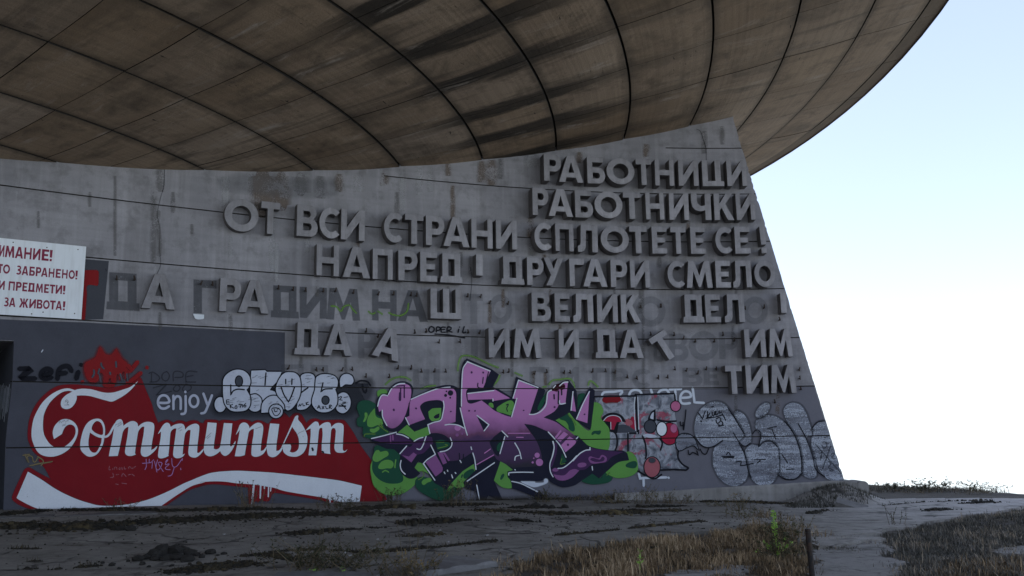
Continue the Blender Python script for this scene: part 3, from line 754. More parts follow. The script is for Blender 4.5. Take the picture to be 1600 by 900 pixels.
# ---- damp streaks and lime under the saucer
STO = .005
rs = random.Random(5)
for x, y0, y1, w_, m_ in [(352, 276, 330, 7, 'stainw'), (392, 272, 300, 5, 'stainw'), (410, 275, 330, 22, 'stainr'), (440, 276, 322, 16, 'stainr'), (470, 276, 300, 14, 'staind'), (500, 275, 310, 10, 'staind'), (530, 272, 300, 8, 'stainr'),
                          (628, 265, 330, 6, 'stainw'), (655, 262, 305, 5, 'stainw'), (672, 262, 300, 4, 'stainw'), (752, 252, 285, 8, 'stainr'), (768, 250, 290, 10, 'stainr'), (782, 248, 280, 5, 'staind'), (425, 330, 425, 5, 'stainw'), (432, 380, 440, 4, 'stainw'),
                          (620, 300, 350, 4, 'staind'), (707, 290, 345, 4, 'stainr'), (250, 262, 300, 8, 'staind'), (240, 300, 410, 6, 'staind'), (726, 540, 610, 4, 'stainw'), (700, 255, 275, 5, 'stainr'), (830, 242, 262, 12, 'stainw'),
                          (832, 365, 400, 8, 'staind'), (828, 340, 372, 6, 'stainr'), (1128, 197, 226, 4, 'staind'), (1100, 205, 240, 5, 'staind'), (765, 470, 505, 2.5, 'stainr'), (833, 580, 600, 2, 'stainr'), (852, 582, 602, 2, 'stainr'), (180, 275, 400, 2.5, 'staind'), (1005, 440, 640, 2, 'staind'), (735, 400, 430, 3, 'staind'),
                          (1010, 225, 245, 6, 'stainr'), (905, 238, 255, 6, 'stainr'), (600, 270, 290, 8, 'stainr'), (560, 274, 300, 9, 'stainw')]:
    n = 6; p = [(x + rs.uniform(-.6, .6), y0 + (y1 - y0) * i / n) for i in range(n + 1)]
    st = Art('water_stain', None, STO); STO += .00006
    st.line('water_stain', PT[m_], p, w_, w_ * .5 + 1.5, taper=w_ < 14); st.done()
for x, y in [(495, 438), (600, 436), (700, 447), (786, 452), (860, 452), (960, 452), (1000, 452), (1080, 452), (1150, 452), (875, 507), (960, 507), (1080, 507), (1145, 508), (470, 558), (540, 560), (800, 563), (960, 563), (1190, 562), (360, 370), (480, 370), (560, 378), (640, 388), (720, 394), (850, 398), (920, 400), (1030, 402), (250, 488), (360, 490), (700, 504), (1150, 618), (1215, 617), (270, 300), (140, 300), (60, 330), (300, 350), (1075, 345), (980, 344)]:
    L_ = rs.uniform(14, 45); st = Art('water_stain', None, STO); STO += .00006
    st.line('water_stain', PT[rs.choice(['stainr', 'staind', 'stainw', 'staind'])], [(x + rs.uniform(-.5, .5), y + L_ * i / 5) for i in range(6)], rs.uniform(1.5, 5), 2.5, taper=True); st.done()
st = Art('water_stain', None, STO)
st.fill('water_stain', PT['ghost2'], '@P 340,282! 400,275 470,285 522,283! 525,300 470,305 410,300 350,292', soft=8); st.done()
st = Art('crack', None, STO + .0002)
st.lines('crack', PT['softblack'], '@P 257,262 256,290 250,312 246,335 250,360 249,385 251,412 249,420 245,428!; 1088,202 1094,205 1100,222 1103,232; 1103,232 1104,262; 735,418 737,440 734,470; 165,420 166,424', .9, .4)
st.lines('crack', PT['staind'], '@P 248,330 247,350 250,380 249,400', 3, 3)
st.done()

# ---- red script mural
a = Art('script_mural', 'red mural with flowing white script', .008); a.split['white_script'] = 1
a.fill('script_mural', PT['red'], '@F1 720,80 620,78 500,90 400,140 300,230 230,330 185,440 165,560 165,660 185,720 225,800 300,870 @R1 170,615 200,655 225,702! @F6 300,95 230,55 200,62 180,90 95,280 105,310 150,342 270,388 400,425! 1190,420! 1290,352 1420,262 1500,217 1600,187 @F7 60,192 140,182 200,182 300,192 440,207! 446,345! 500,312 515,322 545,300 560,312 600,310 622,262 650,248 760,264 900,287 1040,314 1070,330 1200,347 1310,357 1440,352! 1520,300! @F5 1215,900 1200,760 1150,680 1070,570 1000,440 940,350 885,282 850,272 700,275 620,280 550,257 480,272 440,312! 380,212 330,190 290,200 240,250! 170,182 90,200! @F4 720,200! 690,198 640,172 560,152 480,180! 450,160 370,142 300,150 240,168! 150,152 50,152 10,185! @F3 1020,190! 990,156 900,146 820,150 790,197! 750,190 700,160 620,157 540,182! 500,162 430,157 370,190! 340,172 280,147 200,167 150,192! 110,90 80,0 @F8 1050,490 1000,370! 982,322 960,290 930,305 900,335! 820,354 720,370 620,360 520,350', soft=1.2)
W_ = ['@F1 670,136! 600,118 520,130 420,180 330,260 270,350 225,450 205,560 205,650 225,720 260,790 310,835 390,855 470,848 550,815 620,760 680,670 705,580 690,520 650,475 590,450 530,455 480,490 445,540 432,600 445,665! 530,610! 550,560 580,520 630,507 670,535 680,590 660,650 610,710 550,750 480,760 420,735 370,680 335,610 325,530 330,430 350,360 400,270 470,200 540,155 600,142 640,150!',
 '@F1 690,195! 690,230 670,280 630,325 580,340 535,325 520,290 530,240 570,195 620,165 670,137 740,122 830,125 900,140 @F8 640,393 700,406 760,404 830,384 890,362 948,318! 900,377 850,420 800,450 750,472 700,462 640,445 580,430 530,425',
 '@F2 520,372! 530,300 560,245 610,225 640,250 655,320! 700,285 760,255 810,255 850,285 862,330! 910,290 970,265 1030,265 1075,285 1088,330 1080,420 1060,530 1045,640 1045,660! 1085,640 1142,585! 1110,650 1050,710 990,748 940,750 905,720 900,660 920,540 940,430 950,330! 920,330 880,370 860,410 840,530 825,620 815,705! 828,720! 770,740 710,735 680,700 685,620 710,480 728,330! 700,340 665,370 645,410 620,530 600,630 575,740! 450,745! 470,640 500,500',
 '@F3 150,345! 190,270 230,210 275,185 310,200 330,245! 380,215 450,198 500,205 525,240 530,285! 580,235 640,205 690,200 725,225 730,270 720,380 705,500 700,605! 725,610 760,580 795,545! 785,580 745,630 700,665 655,675 600,655 578,610 585,520 600,400 610,290! 580,285 545,315 530,345 520,400 505,520 495,635! 528,620! 500,660 440,683 390,675 365,640 370,560 390,420 410,265! 380,265 340,295 325,330 315,440 305,560 295,640! 302,648! 260,670 200,685 160,675 152,640 165,540 190,390 195,305!',
 '@F3 850,180! 975,190! 960,330 940,460 932,548! 965,562 1010,545 1025,520! 1040,440 1060,310 1078,190! 1195,195! 1180,330 1165,460 1165,518! 1190,512 1240,440! 1235,480 1190,570 1140,630 1090,650 1050,625 1025,582! 980,620 920,650 870,655 820,630 798,580 800,500 825,350',
 '@F4 255,355! 290,270 315,210 360,182 410,195 440,235 445,265! 500,215 560,185 610,195 638,240 635,320 615,450 602,582! 640,575 690,515! 680,560 640,620 580,655 520,662 480,640 475,580 485,470 505,350 510,270! 480,275 440,310 425,370 405,480 385,600 380,640! 320,655 242,655! 260,560 290,420 312,285!',
 '@F4 738,195! 865,205! 845,350 825,500 822,580! 860,577 905,525! 915,542! 880,600 820,655 765,668 715,645 695,590 690,500 710,360',
 '@F4 1090,100 1120,80! 1135,90! 1130,140 1180,200 1230,290 1258,370 1260,440 1245,530 1200,610 1130,655 1060,662 985,645 930,600 917,550 925,500 965,475 1010,485 1030,510 1025,560 1010,590! 1050,605 1100,590 1135,550 1145,480 1140,410 1115,340 1075,280 1045,240! 1000,340 950,440 908,538! 897,528! 960,390 1040,210',
 '@F5 430,395! 490,330 540,292 575,300 590,345! 640,310 690,298 720,315 730,355! 780,315 830,308 868,325 875,370 870,470 865,560 865,620! 885,640 920,615! 890,648 840,655 790,645 768,600 775,520 785,400 775,370! 750,365 730,390 722,470 715,560 715,645! 722,670! 620,655! 620,560 630,440 625,365! 600,365 585,400 575,500 565,600 555,685! 465,685! 480,560 490,440 490,370!']
O_ = ('@F2 280,218 340,232 380,290 396,370 388,470 365,580 320,670 270,725 210,750 150,745 90,700 55,650 48,570 65,470 95,370 140,290 200,240',
      ['@F2 295,250 340,280 365,340 370,400 358,445 300,435 250,410 210,370 208,350 225,300 260,260', '@F2 183,412! 240,450 300,480 350,490! 340,560 310,630 270,690 225,693 185,660 165,600 165,520'])
def shifted(x, dx, dy): return [(p[0] + dx, p[1] + dy) for p in loop(x)]
for t in W_: a.fill('letter_shadow', PT['darkred'], shifted(t, .7, .55))
a.fill('letter_shadow', PT['darkred'], shifted(O_[0], .7, .55), [shifted(h, .7, .55) for h in O_[1]])
for t in W_: a.fill('white_script', PT['white'], t, soft=.25)
a.fill('white_script', PT['white'], O_[0], O_[1], soft=.25)
a.line('white_script', PT['white'], '@F2 372,472 420,468 465,425 500,360 540,295', 3.1, .25)
RB = '@F6 218,85! 130,290! 150,305 260,360 380,402 480,430! 1150,430! 1210,387! 1290,330 1400,255 1500,195 1600,165 @F7 60,168 150,160 250,162 350,175 490,185 580,200 640,210 720,235 860,260 1000,283 1130,315 1305,340! 1325,195! 1150,155 1000,135 830,115 650,95 500,85 350,78 220,85 140,97 60,125 0,150 @F6 1430,180 1300,245 1150,305 1000,340 850,352 750,345 600,300 450,230 320,145'
a.fill('ribbon_shadow', PT['darkred'], shifted(RB, .5, -.6))
a.fill('white_ribbon', PT['white'], RB, soft=.25)
for t, w_ in [('@F7 482,180 475,260 468,342', 2.8), ('@F7 536,188 533,290', 2.4), ('@F7 566,190 565,216', 2), ('@F7 598,200 595,280', 1.8), ('@F7 616,205 613,236', 1.6), ('@F7 1077,298 1078,328', 2), ('@F7 1114,308 1111,360', 2.6)]: a.line('paint_drip', PT['white'], t, w_, .2)
a.lines('scribble', PT['softblack'], '@F1 500,495 510,470 525,490 535,465; 545,480 555,460 570,485; 580,480 590,455; 595,475 600,452; 535,515 575,500; 530,525 570,515; 565,270 580,240 600,260 585,285 605,295; 555,297 610,297; 570,250 600,275; @F2 540,310 570,290; 580,300 600,275; 605,285 625,260; 570,330 640,285; @F3 430,275 490,240; 455,300 490,280; 820,400 900,325; 840,410 890,370; @F4 1120,350 1150,325 1220,295; 1195,370 1205,385; 530,270 615,240', .55, .3)
a.lines('scribble', PT['black'], '@F5 505,600 515,620 512,630; 625,640 640,655', 2.2, .8)
a.lines('pink_scribble', PT['rose'], '@F6 855,40 850,70 865,68; 880,50 880,70; 895,68 895,50 910,52 912,70; 935,50 935,70 925,60; 955,70 950,50; 970,45 972,65 985,60; 1000,65 1010,45 1030,60 1060,42; 880,95 885,125 860,130; 905,110 930,105; 950,125 960,100 985,125; 1000,110 1030,105 1050,120; 900,180 925,185; 950,175 990,180', .7, .3)
a.lines('mauve_scribble', PT['mauve'], '@F6 1110,20 1175,15; 1140,-15 1142,45 1130,70; 1165,-15 1170,15 1200,-10; 1190,10 1185,60 ; 1205,0 1225,90; 1230,-10 1225,70 1265,20 1235,15 1275,85; 1290,10 1310,-10 1290,30 1320,25 1290,60 1330,70; 1340,-20 1360,50 1420,-15; 1360,50 1340,110 1310,120; 1410,55 1412,72; 1425,-20 1420,0', .8, .3)
a.lines('ochre_scribble', PT['ochre'], '@R1 110,590 125,625 120,600 140,600 150,625 165,605; 100,595 130,590; 130,640 230,622; 150,635 185,628; 165,600 190,620 180,640', 1.4, .8)
a.done()

# ---- small writing left of and above the mural
a = Art('small_writing', 'small spray writing above the red mural', .020)
a.fill('small_writing', PT['redspray'], '@F8 552,185 600,160 632,135 660,62! 700,118 745,122 783,78! 808,125 832,160 858,180 872,230 856,300! 838,240 812,305! 790,260 762,342 735,290 700,345 690,270 660,250 640,310 606,328 565,295 546,235', soft=5)
a.lines('small_writing', PT['redspray'], '@F8 885,245 945,172; 865,335 900,312 970,255; 1014,212 1016,218; 525,322 530,326; 690,345 720,352 760,345; 870,200 900,230', 5, 2.5)
a.lines('grey_slits', PT['slate'], '@F8 668,180 672,205 690,225; 780,170 783,212; 612,232 615,262 600,290; 655,265 668,330; 735,250 738,268; 812,262 830,322; 862,262 870,318; 655,225 645,262', 2.0, 1.2)
a.lines('black_spray', PT['black'], '@F8 45,225 140,222! 50,298! 172,298; 222,275 280,262 290,238 255,225 220,248 213,280 240,300 295,290; 338,305 345,240 375,210 420,207 445,245; 345,262 405,255; 480,302 496,245; 514,192 517,198', 5.6, 1.8)
a.lines('thin_black_writing', PT['softblack'], '@F8 1030,260 1060,250 1110,290 1090,320 1035,325; 1050,258 1048,322; 1165,245 1185,275 1165,315 1130,300 1135,262 1165,245; 1215,318 1220,250 1280,252 1285,285 1225,290; 1310,325 1318,250 1395,248; 1315,285 1365,275; 1310,325 1385,325; 1060,370 1165,340! 1085,425! 1200,395; 1240,345 1265,365 1245,395 1215,380 1240,345; 1310,340 1350,360 1330,392 1285,385 1310,340', 1.3, .5)
a.lines('grey_word', PT['lightgrey'], '@F8 1100,482 1180,478 1172,440 1140,425 1108,442 1098,485 1118,520 1152,525 1182,508; 1215,530 1215,428; 1216,465 1235,436 1260,436 1270,460 1270,530; 1307,430 1308,540 1298,563 1275,567; 1305,398 1306,402; 1442,412 1474,500; 1507,425 1474,510 1452,555 1425,562', 3.4, .5)
a.line('grey_word', PT['lightgrey'], '@F8 1370,470 33,44', 3.4, .5, closed=True)
a.lines('black_tag', PT['black'], '@W4 1120,315 1108,335 1120,352 1142,345 1145,322 1125,312; 1162,352 1165,318 1188,322 1182,338 1165,340; 1195,352 1197,320 1225,318; 1197,335 1220,333; 1197,352 1225,352; 1235,355 1240,318 1265,322 1255,338 1240,340 1272,352; 1312,355 1318,330; 1322,315 1324,318; 1355,312 1345,355 1365,352; 1085,352 1092,355; 1150,365 1250,372 1360,392', 1.5, .6)
a.lines('white_mark', PT['whitespray'], '@F8 215,100 228,80; @W3 1135,730 1140,745', 1.2, .4)
a.fill('white_chip', PT['white'], '@W3 1130,725! 1268,735! 1265,785 1240,792 1195,795 1160,785 1145,760')
a.done()

# ---- silver bubble letters
a = Art('silver_bubble_writing', 'silver bubble letters with thick black outlines', .024)
a.fill('silver_bubble_writing', PT['softblack'], '@Z8 1430,180 1500,190 1590,160 1580,300 1480,420 1400,480 1350,500 1150,490 900,470 480,490 60,480 30,420 120,300', soft=8)
a.lines('silver_bubble_writing', PT['black'], '@Z8 1440,190 1490,160 1560,170 1590,210; 1510,190 1515,250 1540,280 1550,240', 1.6, .8)
S_ = [('@Z8 88,398 56,74', []), ('@Z8 435,378 78,90', []), ('@Z8 400,60! 535,55! 555,72! 702,72! 660,160 600,225 585,255! 630,268 662,305! 600,312 545,340 515,385! 505,330 450,285 388,292! 390,200', []),
      ('@Z8 500,480! 505,400 540,345 600,312 670,320 720,370 742,440! 640,470!', []), ('@Z8 120,150 150,100 210,60 270,50 330,65 375,110 390,170 375,220 350,250! 385,320 385,400 350,450 280,465 210,462 160,430 130,380 118,300 116,220', ['@Z8 275,165 37,54']),
      ('@Z8 895,115 930,90 985,88 1025,110 1035,170 1030,280 1005,370 950,435 890,450 858,440 860,400', []), ('@Z8 780,75 840,85 880,130 892,210 885,300 850,380 800,440 760,455 740,440! 735,400 700,350 665,310 645,250 660,180 700,110 740,80', []),
      ('@Z8 1290,232! 1285,150 1310,105 1360,92 1405,115 1420,160 1400,195 1340,195 1310,215!', []), ('@Z8 1255,320 1310,278 1360,295 1390,360 1380,430 1330,480 1280,475 1245,430', []),
      ('@Z8 1050,125 1090,100 1160,95 1230,115 1262,160 1258,222! 1236,245! 1258,320 1250,400 1200,455 1130,475 1060,460 1010,400 1008,340 1035,250 1040,180', ['@Z8 1140,355 37,43']), ('@Z8 645,465 67,67', [])]
for o, hs in S_:
    a.line('black_outline', PT['black'], o, 3.0, .7, closed=True)
    a.fill('silver_fill', PT['silver'], o)
    for h in hs: a.fill('black_outline', PT['grey'], h); a.line('black_outline', PT['black'], h, 1.2, .4, closed=True)
a.lines('black_stroke', PT['black'], '@Z8 193,200 193,305! 215,265 260,245 330,250; 545,80 535,205; 742,145 742,192; 805,140 803,198; 695,220 725,300 770,372! 800,310 832,220; 895,280 965,230; 1115,180 1095,272! 1130,245 1210,240; 590,250 640,235', 1.7, .4)
a.lines('black_stroke', PT['black'], '@Z8 150,350 155,395 180,390; 150,352 180,350; 152,372 178,370; 185,395 190,435; 215,395 190,412 225,435; 240,410 235,435 255,432 250,408 240,410; 270,400 300,395! 285,432; 310,395 312,428; 345,385 322,410 335,425 345,408 325,408; 870,420 878,395! 890,415! 900,388; 912,385 918,412 935,405; 945,375 948,405; 970,372 948,390 975,400; 1055,440 1075,405! 1090,445; 1062,428 1085,425; 1105,415 1125,442; 1128,412 1102,445; 1140,412 1150,440 1168,435; 1178,440 1180,405 1200,410 1182,425 1205,440; 1040,415 1042,418; 1210,422 1212,425; 1270,330 1300,320 1280,350! 1310,355; 1310,375 1340,380 1300,400 1345,410; 1270,410 1345,420; 1310,400 1350,450; 600,440 650,430 690,465 640,510 600,445; 625,440 635,470 660,460; 670,430 660,450', 1.1, .3)
rs = random.Random(9)
for cx, cy, rx, ry in [(270, 380, 80, 60), (490, 200, 70, 90), (770, 230, 90, 100), (960, 180, 50, 70), (1150, 150, 90, 40), (430, 380, 45, 50), (1310, 380, 40, 60), (640, 400, 70, 40), (780, 390, 60, 50)]:
    for k in range(7):
        x = cx + rs.uniform(-rx, rx); y = cy + rs.uniform(-ry, ry); l = rs.uniform(20, 60)
        a.line('worn_scratch', PT['softblack'], [(330 + (x - l / 2) / 6.4, 570 + (y + rs.uniform(-4, 8)) / 6.4), (330 + (x + l / 2) / 6.4, 570 + (y - 6) / 6.4)], .5, .5)
a.done()

# ---- white word and the blotched abstract piece
a = Art('abstract_piece', 'blotched grey abstract piece with red discs', .028)
a.lines('white_word', PT['whitespray'], '@Z7 105,145 125,122 200,118 272,114 255,142; 330,145 345,115 380,102 420,112 435,140; 510,98 522,132; 570,132 590,108 640,102 662,130; 665,100 762,94; 712,96 716,192; 765,168 840,158 832,125 790,115 758,150 765,210 835,212; 856,85 872,205! 950,210; 410,790 422,835! 450,830 640,825; 450,835 452,896; 655,826 660,830', 3.0, 1.0)
a.fill('abstract_piece', PT['blotch'], '@Z7 45,158! 380,150! 705,132! 708,300! 720,360! 735,430 720,520 715,600 745,690 822,745! 790,770! 480,768 430,780! 330,640! 160,600! 100,330!')
a.line('abstract_piece', PT['red'], '@Z7 130,185 180,178 240,180', 9, 2.5)
a.line('abstract_piece', PT['crimson'], '@Z7 360,340 365,410 345,440', 7, 3)
a.line('abstract_piece', PT['tan'], '@Z7 310,365 340,375', 8, 3)
a.fill('black_shapes', PT['grey'], '@Z7 225,395! 300,390 390,440! 390,455! 230,458!')
a.lines('black_shapes', PT['black'], '@Z7 385,142 395,300 405,460', 3.6, .5)
a.lines('black_shapes', PT['black'], '@Z7 385,142! 705,132! 716,215; 45,158 385,152; 320,462 405,460; 320,462 322,620; 440,480 465,550 472,640 465,670; 180,430 222,470 232,550 215,605; 560,350 640,362 720,360; 590,765 700,760 800,765; 740,600 735,660 770,715 820,745; 800,768 822,748; 395,770 470,810 540,835 600,800; 585,505 605,540 590,600', 2.2, .5)
a.lines('black_shapes', PT['whitespray'], '@Z7 402,160 412,430; 380,160 372,260 385,440; 325,455 327,460; 395,455 398,462', 1.0, .5)
a.fill('black_shapes', PT['black'], '@Z7 490,360 510,290 548,260! 550,360!', soft=.4)
a.fill('silver_shapes', PT['silver'], '@Z7 505,335 520,295 535,285! 532,345!')
a.fill('black_shapes', PT['black'], '@Z7 105,345 150,300 210,292 270,315 305,368! 250,372 230,460! 165,445!', soft=.4)
a.fill('red_shapes', PT['crimson'], '@Z7 118,358! 150,325 200,313 250,328 272,365! 228,368! 205,430! 175,430! 178,366!')
a.lines('red_shapes', PT['whitespray'], '@Z7 118,358 150,325 200,313 250,328 272,365; 178,366 180,428', .9, .3)
for c, m_ in [('@Z7 505,405 46,50', 'grey'), ('@Z7 665,465 72,88', 'crimson'), ('@Z7 600,425 40,55', 'white'), ('@Z7 715,237 38,40', 'rosep'), ('@Z7 520,740 64,82', 'tan')]:
    a.line('black_shapes', PT['black'], c, 2.6, .5, closed=True); a.fill('painted_disc', PT[m_], c)
a.fill('painted_disc', PT['rosep'], '@Z7 700,420 22,30', soft=2.5)
a.fill('painted_disc', PT['grey'], '@Z7 520,685 24,16', soft=2)
a.line('silver_shapes', PT['black'], '@Z7 720,560 722,505 768,467 830,472 872,510 905,600! 865,560 805,578 745,602', 2.6, .5, closed=True)
a.fill('silver_shapes', PT['silver2'], '@Z7 720,560 722,505 768,467 830,472 872,510 905,600! 865,560 805,578 745,602')
a.fill('silver_shapes', PT['silver'], '@Z7 440,480! 480,465 540,475 560,490 500,498')
a.lines('black_shapes', PT['black'], '@W1 195,525 205,565 235,545 285,570! 270,530; 300,515 320,550 350,560 375,510; 175,170 170,230 155,350; 125,275 130,310 155,305; 150,280 152,345', 1.3, .5)
a.done()

# ---- worn silver bubbles at the wall end
a = Art('worn_silver_bubbles', 'worn silver bubble letters at the wall end', .036)
B_ = ['@W1 1290,340! 1330,282 1405,265! 1438,378! 1448,392! 1556,790! 1450,790 1380,740 1320,650 1285,530 1280,440', '@W1 1035,200 1050,140 1110,110 1180,130 1230,200 1270,320 1282,400! 1230,410! 1300,600 1320,750 1260,770 1200,730 1190,590 1150,430 1090,320',
      '@W1 780,300 810,250 880,220 960,230 1040,280 1110,360 1160,460 1190,590 1190,720 1150,770 1080,780 1000,740 990,620 975,500 930,450! 820,490! 835,400 800,350!', '@W1 695,540 740,480 820,490! 860,455 930,450 980,510 990,620 980,740 920,820 820,830 750,770 715,680',
      '@W1 430,500 500,440 620,440 680,540 710,640 720,720 690,800 600,840 500,800 430,700 410,600', '@W1 590,200! 630,180 690,220 730,300 750,400! 740,460 690,490 640,450 682,385! 620,260', '@W1 250,320 270,230 320,150 400,105 480,105 540,150 600,240 650,320 685,400! 640,440 500,437! 420,490 350,500 300,470 260,400', '@W1 790,200 820,145 870,110 910,130 900,180 850,230 800,240']
for t in B_:
    a.line('worn_silver_bubbles', PT['softblack'], shifted(t, 1.0, -.4), 2.0, 2.0, closed=True)
    a.fill('worn_silver_fill', PT['silver2'], t, soft=.8)
    a.fill('bright_silver', PT['silver3'], t, soft=.5)
a.lines('black_stroke', PT['black'], '@W1 250,400 300,470 350,500 420,490 500,437; 545,155 600,240 650,320 685,380; 590,370 640,450 690,490 740,462; 640,460 690,560 720,690 750,770; 760,385 790,348 825,360 832,400 812,500! 860,455 930,450 980,500; 1040,270 1110,360 1160,470 1190,600 1192,720; 1160,290 1230,420 1290,580 1320,700 1400,760; 890,335 975,315; 930,335 965,430; 1015,555 1070,640; 1055,695 1130,690; 610,630 660,625 655,660 770,640; 770,610 880,605; 800,640 830,615; 980,740 1050,780 1140,775 1190,730; 1285,330 1330,282 1400,268', 1.1, .5)
a.lines('black_tag', PT['black'], '@W1 280,195 320,250! 345,180; 360,250 365,185; 385,200 370,235 400,230; 405,190 415,225 430,185; 440,180 435,215 455,205; 470,180 465,200 490,190; 400,145 420,140; 495,205 525,265; 350,245 430,235 495,215; 440,250 470,240 480,265 450,290 440,262 ; 480,265 500,290 480,310 455,300; 460,315 510,305; 300,270 315,275; 490,580 600,580; 500,592 595,590; 530,565 550,545 565,570', 1.4, .4)
a.lines('black_tag', PT['softblack'], '@W1 1375,455 1395,450 1415,480 1390,510 1370,480; 1350,560 1370,545 1355,610; 1450,480 1375,690; 1310,470 1530,715; 1450,560 1480,555 1460,590 1490,600; 1420,620 1450,640 1430,680 1470,700 1440,705; 1395,415 1445,390', 1.4, .5)
a.done()

# ---- the big pink, green and black piece
a = Art('pink_mural', 'large pink and plum letter piece on green blobs', .042, .00012)
DG, LG, IK = PT['dgreen'], PT['lgreen'], PT['ink']
a.fill('pink_mural', DG, '@F5 1060,60 1130,45 1200,60 1250,100 1300,230 1400,420 1250,490 1150,480 1100,440 1100,360 1040,340 1030,260 1060,230 1030,130', soft=1)
for t in ['@F5 1235,135! 1250,230 1330,270 1330,320 1270,330 1200,355 1155,340 1150,270 1180,200', '@F5 1120,190 1145,190 1150,230 1120,290 1100,290 1120,240', '@F5 1180,380 1230,375 1280,350 1290,380 1230,420 1190,410', '@Z1 175,372 230,350 265,372 240,432 190,430']: a.fill('light_green', LG, t, soft=.6)
a.lines('lime_line', PT['lime'], '@F5 1110,470 1120,440 1180,435 1245,438; 1280,330 1340,380 1395,415; 1300,310 1330,360', 1.2, .6)
a.fill('light_green', LG, '@Z4 140,430 140,600 170,690 250,760 350,785 450,775 550,720 618,650 628,590 450,560 300,300', soft=1)
a.fill('pink_mural', DG, '@Z4 180,255 300,255 420,300 450,350 440,420 450,520 480,590 470,640 400,662 300,655 210,610 150,530 145,430 160,330')
for t in ['@Z4 150,380 180,310 215,300 230,320 300,310 320,350 270,385 200,425 160,415', '@Z4 210,490 240,430 300,405 360,420 375,460 350,495 300,495 250,505']: a.fill('light_green', LG, t, soft=.5)
a.lines('light_green', LG, '@Z4 255,538 285,520 322,538; 400,405 392,450 390,490', 1.8, .5)
a.fill('pink_mural', DG, '@Z4 620,620 700,590 800,630 960,720 1080,690 1095,740 980,830 850,838 740,790 660,740 620,690', soft=1.2)
for t in ['@Z4 680,650 700,620 770,600 785,630 740,650 700,675', '@Z4 605,485 640,440 690,450 760,560! 690,520 650,530', '@Z5 -10,730 60,620 150,530 275,445! 290,525! 200,600 160,650 168,690 100,710 60,692', '@Z5 565,415! 620,440 695,512! 645,540 655,600 672,640 682,705 600,705 550,680 488,625! 530,520']: a.fill('light_green', LG, t, soft=.6)
for t in ['@Z5 165,560 220,515 270,508 272,550 200,600 170,605', '@Z5 560,610 575,570 600,555 598,585 570,620', '@Z5 135,590 150,560 155,575 140,602']: a.fill('pink_mural', DG, t, soft=.4)
a.fill('pink_mural', DG, '@Z3 785,400 790,245 840,225 860,250 880,330 800,420', soft=1)
a.fill('pink_mural', DG, '@Z6 440,710 540,640 620,690 680,630 745,680 700,730 560,748 470,732', soft=1)
a.fill('light_green', LG, '@Z3 655,395 690,378 740,440 800,530 910,590 930,330 1000,325 1040,400 1015,470 1055,520 1100,590 1090,785 1000,780 900,750 800,690 700,600 560,490', soft=.8)
a.fill('light_green', LG, '@Z6 895,425 950,440 990,500 1000,600 960,650 880,680 780,682 690,642 680,620 800,520', soft=.8)
for t in ['@Z3 600,470 650,420 690,440 740,520 748,600 700,585 690,540 660,500', '@Z3 925,640 940,605 990,600 1015,600 1000,635 955,625', '@Z6 880,560 950,520 990,530 980,580 930,585']: a.fill('pink_mural', DG, t, soft=.6)
a.lines('lime_line', PT['lime'], '@Z3 665,390 700,450 740,490 765,545; @Z6 690,660 720,630; @Z4 685,520 705,560 680,600 640,620', 1.0, .8)
a.lines('lime_line', PT['lime'], '@Z1 928,180 932,120 960,45 1020,35 1100,55 1200,105 1310,150; 245,310 310,255 380,235 440,240 490,270; 1250,320 1300,270 1320,215; 580,350 640,325 720,315; @Z3 490,140 530,95 600,85 700,75 740,115 752,170; 890,145 912,98 990,160; 150,15 230,50; 430,160 470,155', 1.5, 1.6)
# black ground of the letters
a.fill('blue_black', IK, '@Z1 158,525! 172,440 213,392! 266,390! 300,330 360,285 430,278 487,305 508,350 496,430! 620,375 740,325 860,312 948,345! 950,220 975,110 1010,62! 1240,160! 1310,212! 1252,335! @Z2 470,350! 590,425! 635,232! @Z3 385,155! 458,190! 440,250 460,330! 478,205! 490,180! 520,185 545,142 590,128 640,103 690,90! 772,200! 778,395! 800,350 905,158! 953,195! 945,330 912,592! 757,490! 700,415! 640,450 560,492! 650,560 740,640 780,648! 880,745! @Z6 560,385 720,410 850,412 895,440! 912,507! 800,530 700,610 610,687! 545,640! 440,710 360,760 250,778 150,740 90,690! @Z5 1000,630! 900,640! 685,638! 640,590! 638,530! 700,515! 565,408! 490,625! 592,855! 430,790! 392,865! 328,862! 300,750! 190,712! 160,650! 292,520! 272,448! 150,528! @Z4 1000,655! 950,728! 820,655! 690,447! 640,420! 600,490! 662,552! 600,600 530,602 460,545 438,460 448,350! 380,290! 300,285! 150,218! 128,180! 400,102! @Z1 290,742 240,702 213,610 200,605! 165,585!', soft=.4)
a.fill('blue_black', IK, '@Z5 675,635! 830,680! 960,745 1025,780 1012,820 985,832 880,780 690,712!', soft=.5)
a.fill('light_green', LG, '@Z4 418,112! 522,25! 600,102! 742,48! 765,130! 680,165! 592,198! 560,170 480,122')
a.fill('light_green', LG, '@Z1 650,560! 690,530 772,525! 770,600 752,640! 685,650! 660,620')
a.fill('blue_black', IK, '@Z1 700,610 720,590 755,575! 750,615 715,625')
a.fill('pink_mural', DG, '@Z4 825,200! 900,190 960,210 985,240 960,270 850,300!')
a.lines('lime_line', PT['lime'], '@Z4 830,212 920,215; 850,280 960,250 930,238', 1.2, .4)
a.fill('pink_mural', DG, '@Z3 395,330 440,255 470,215! 440,330 390,395', soft=.5)
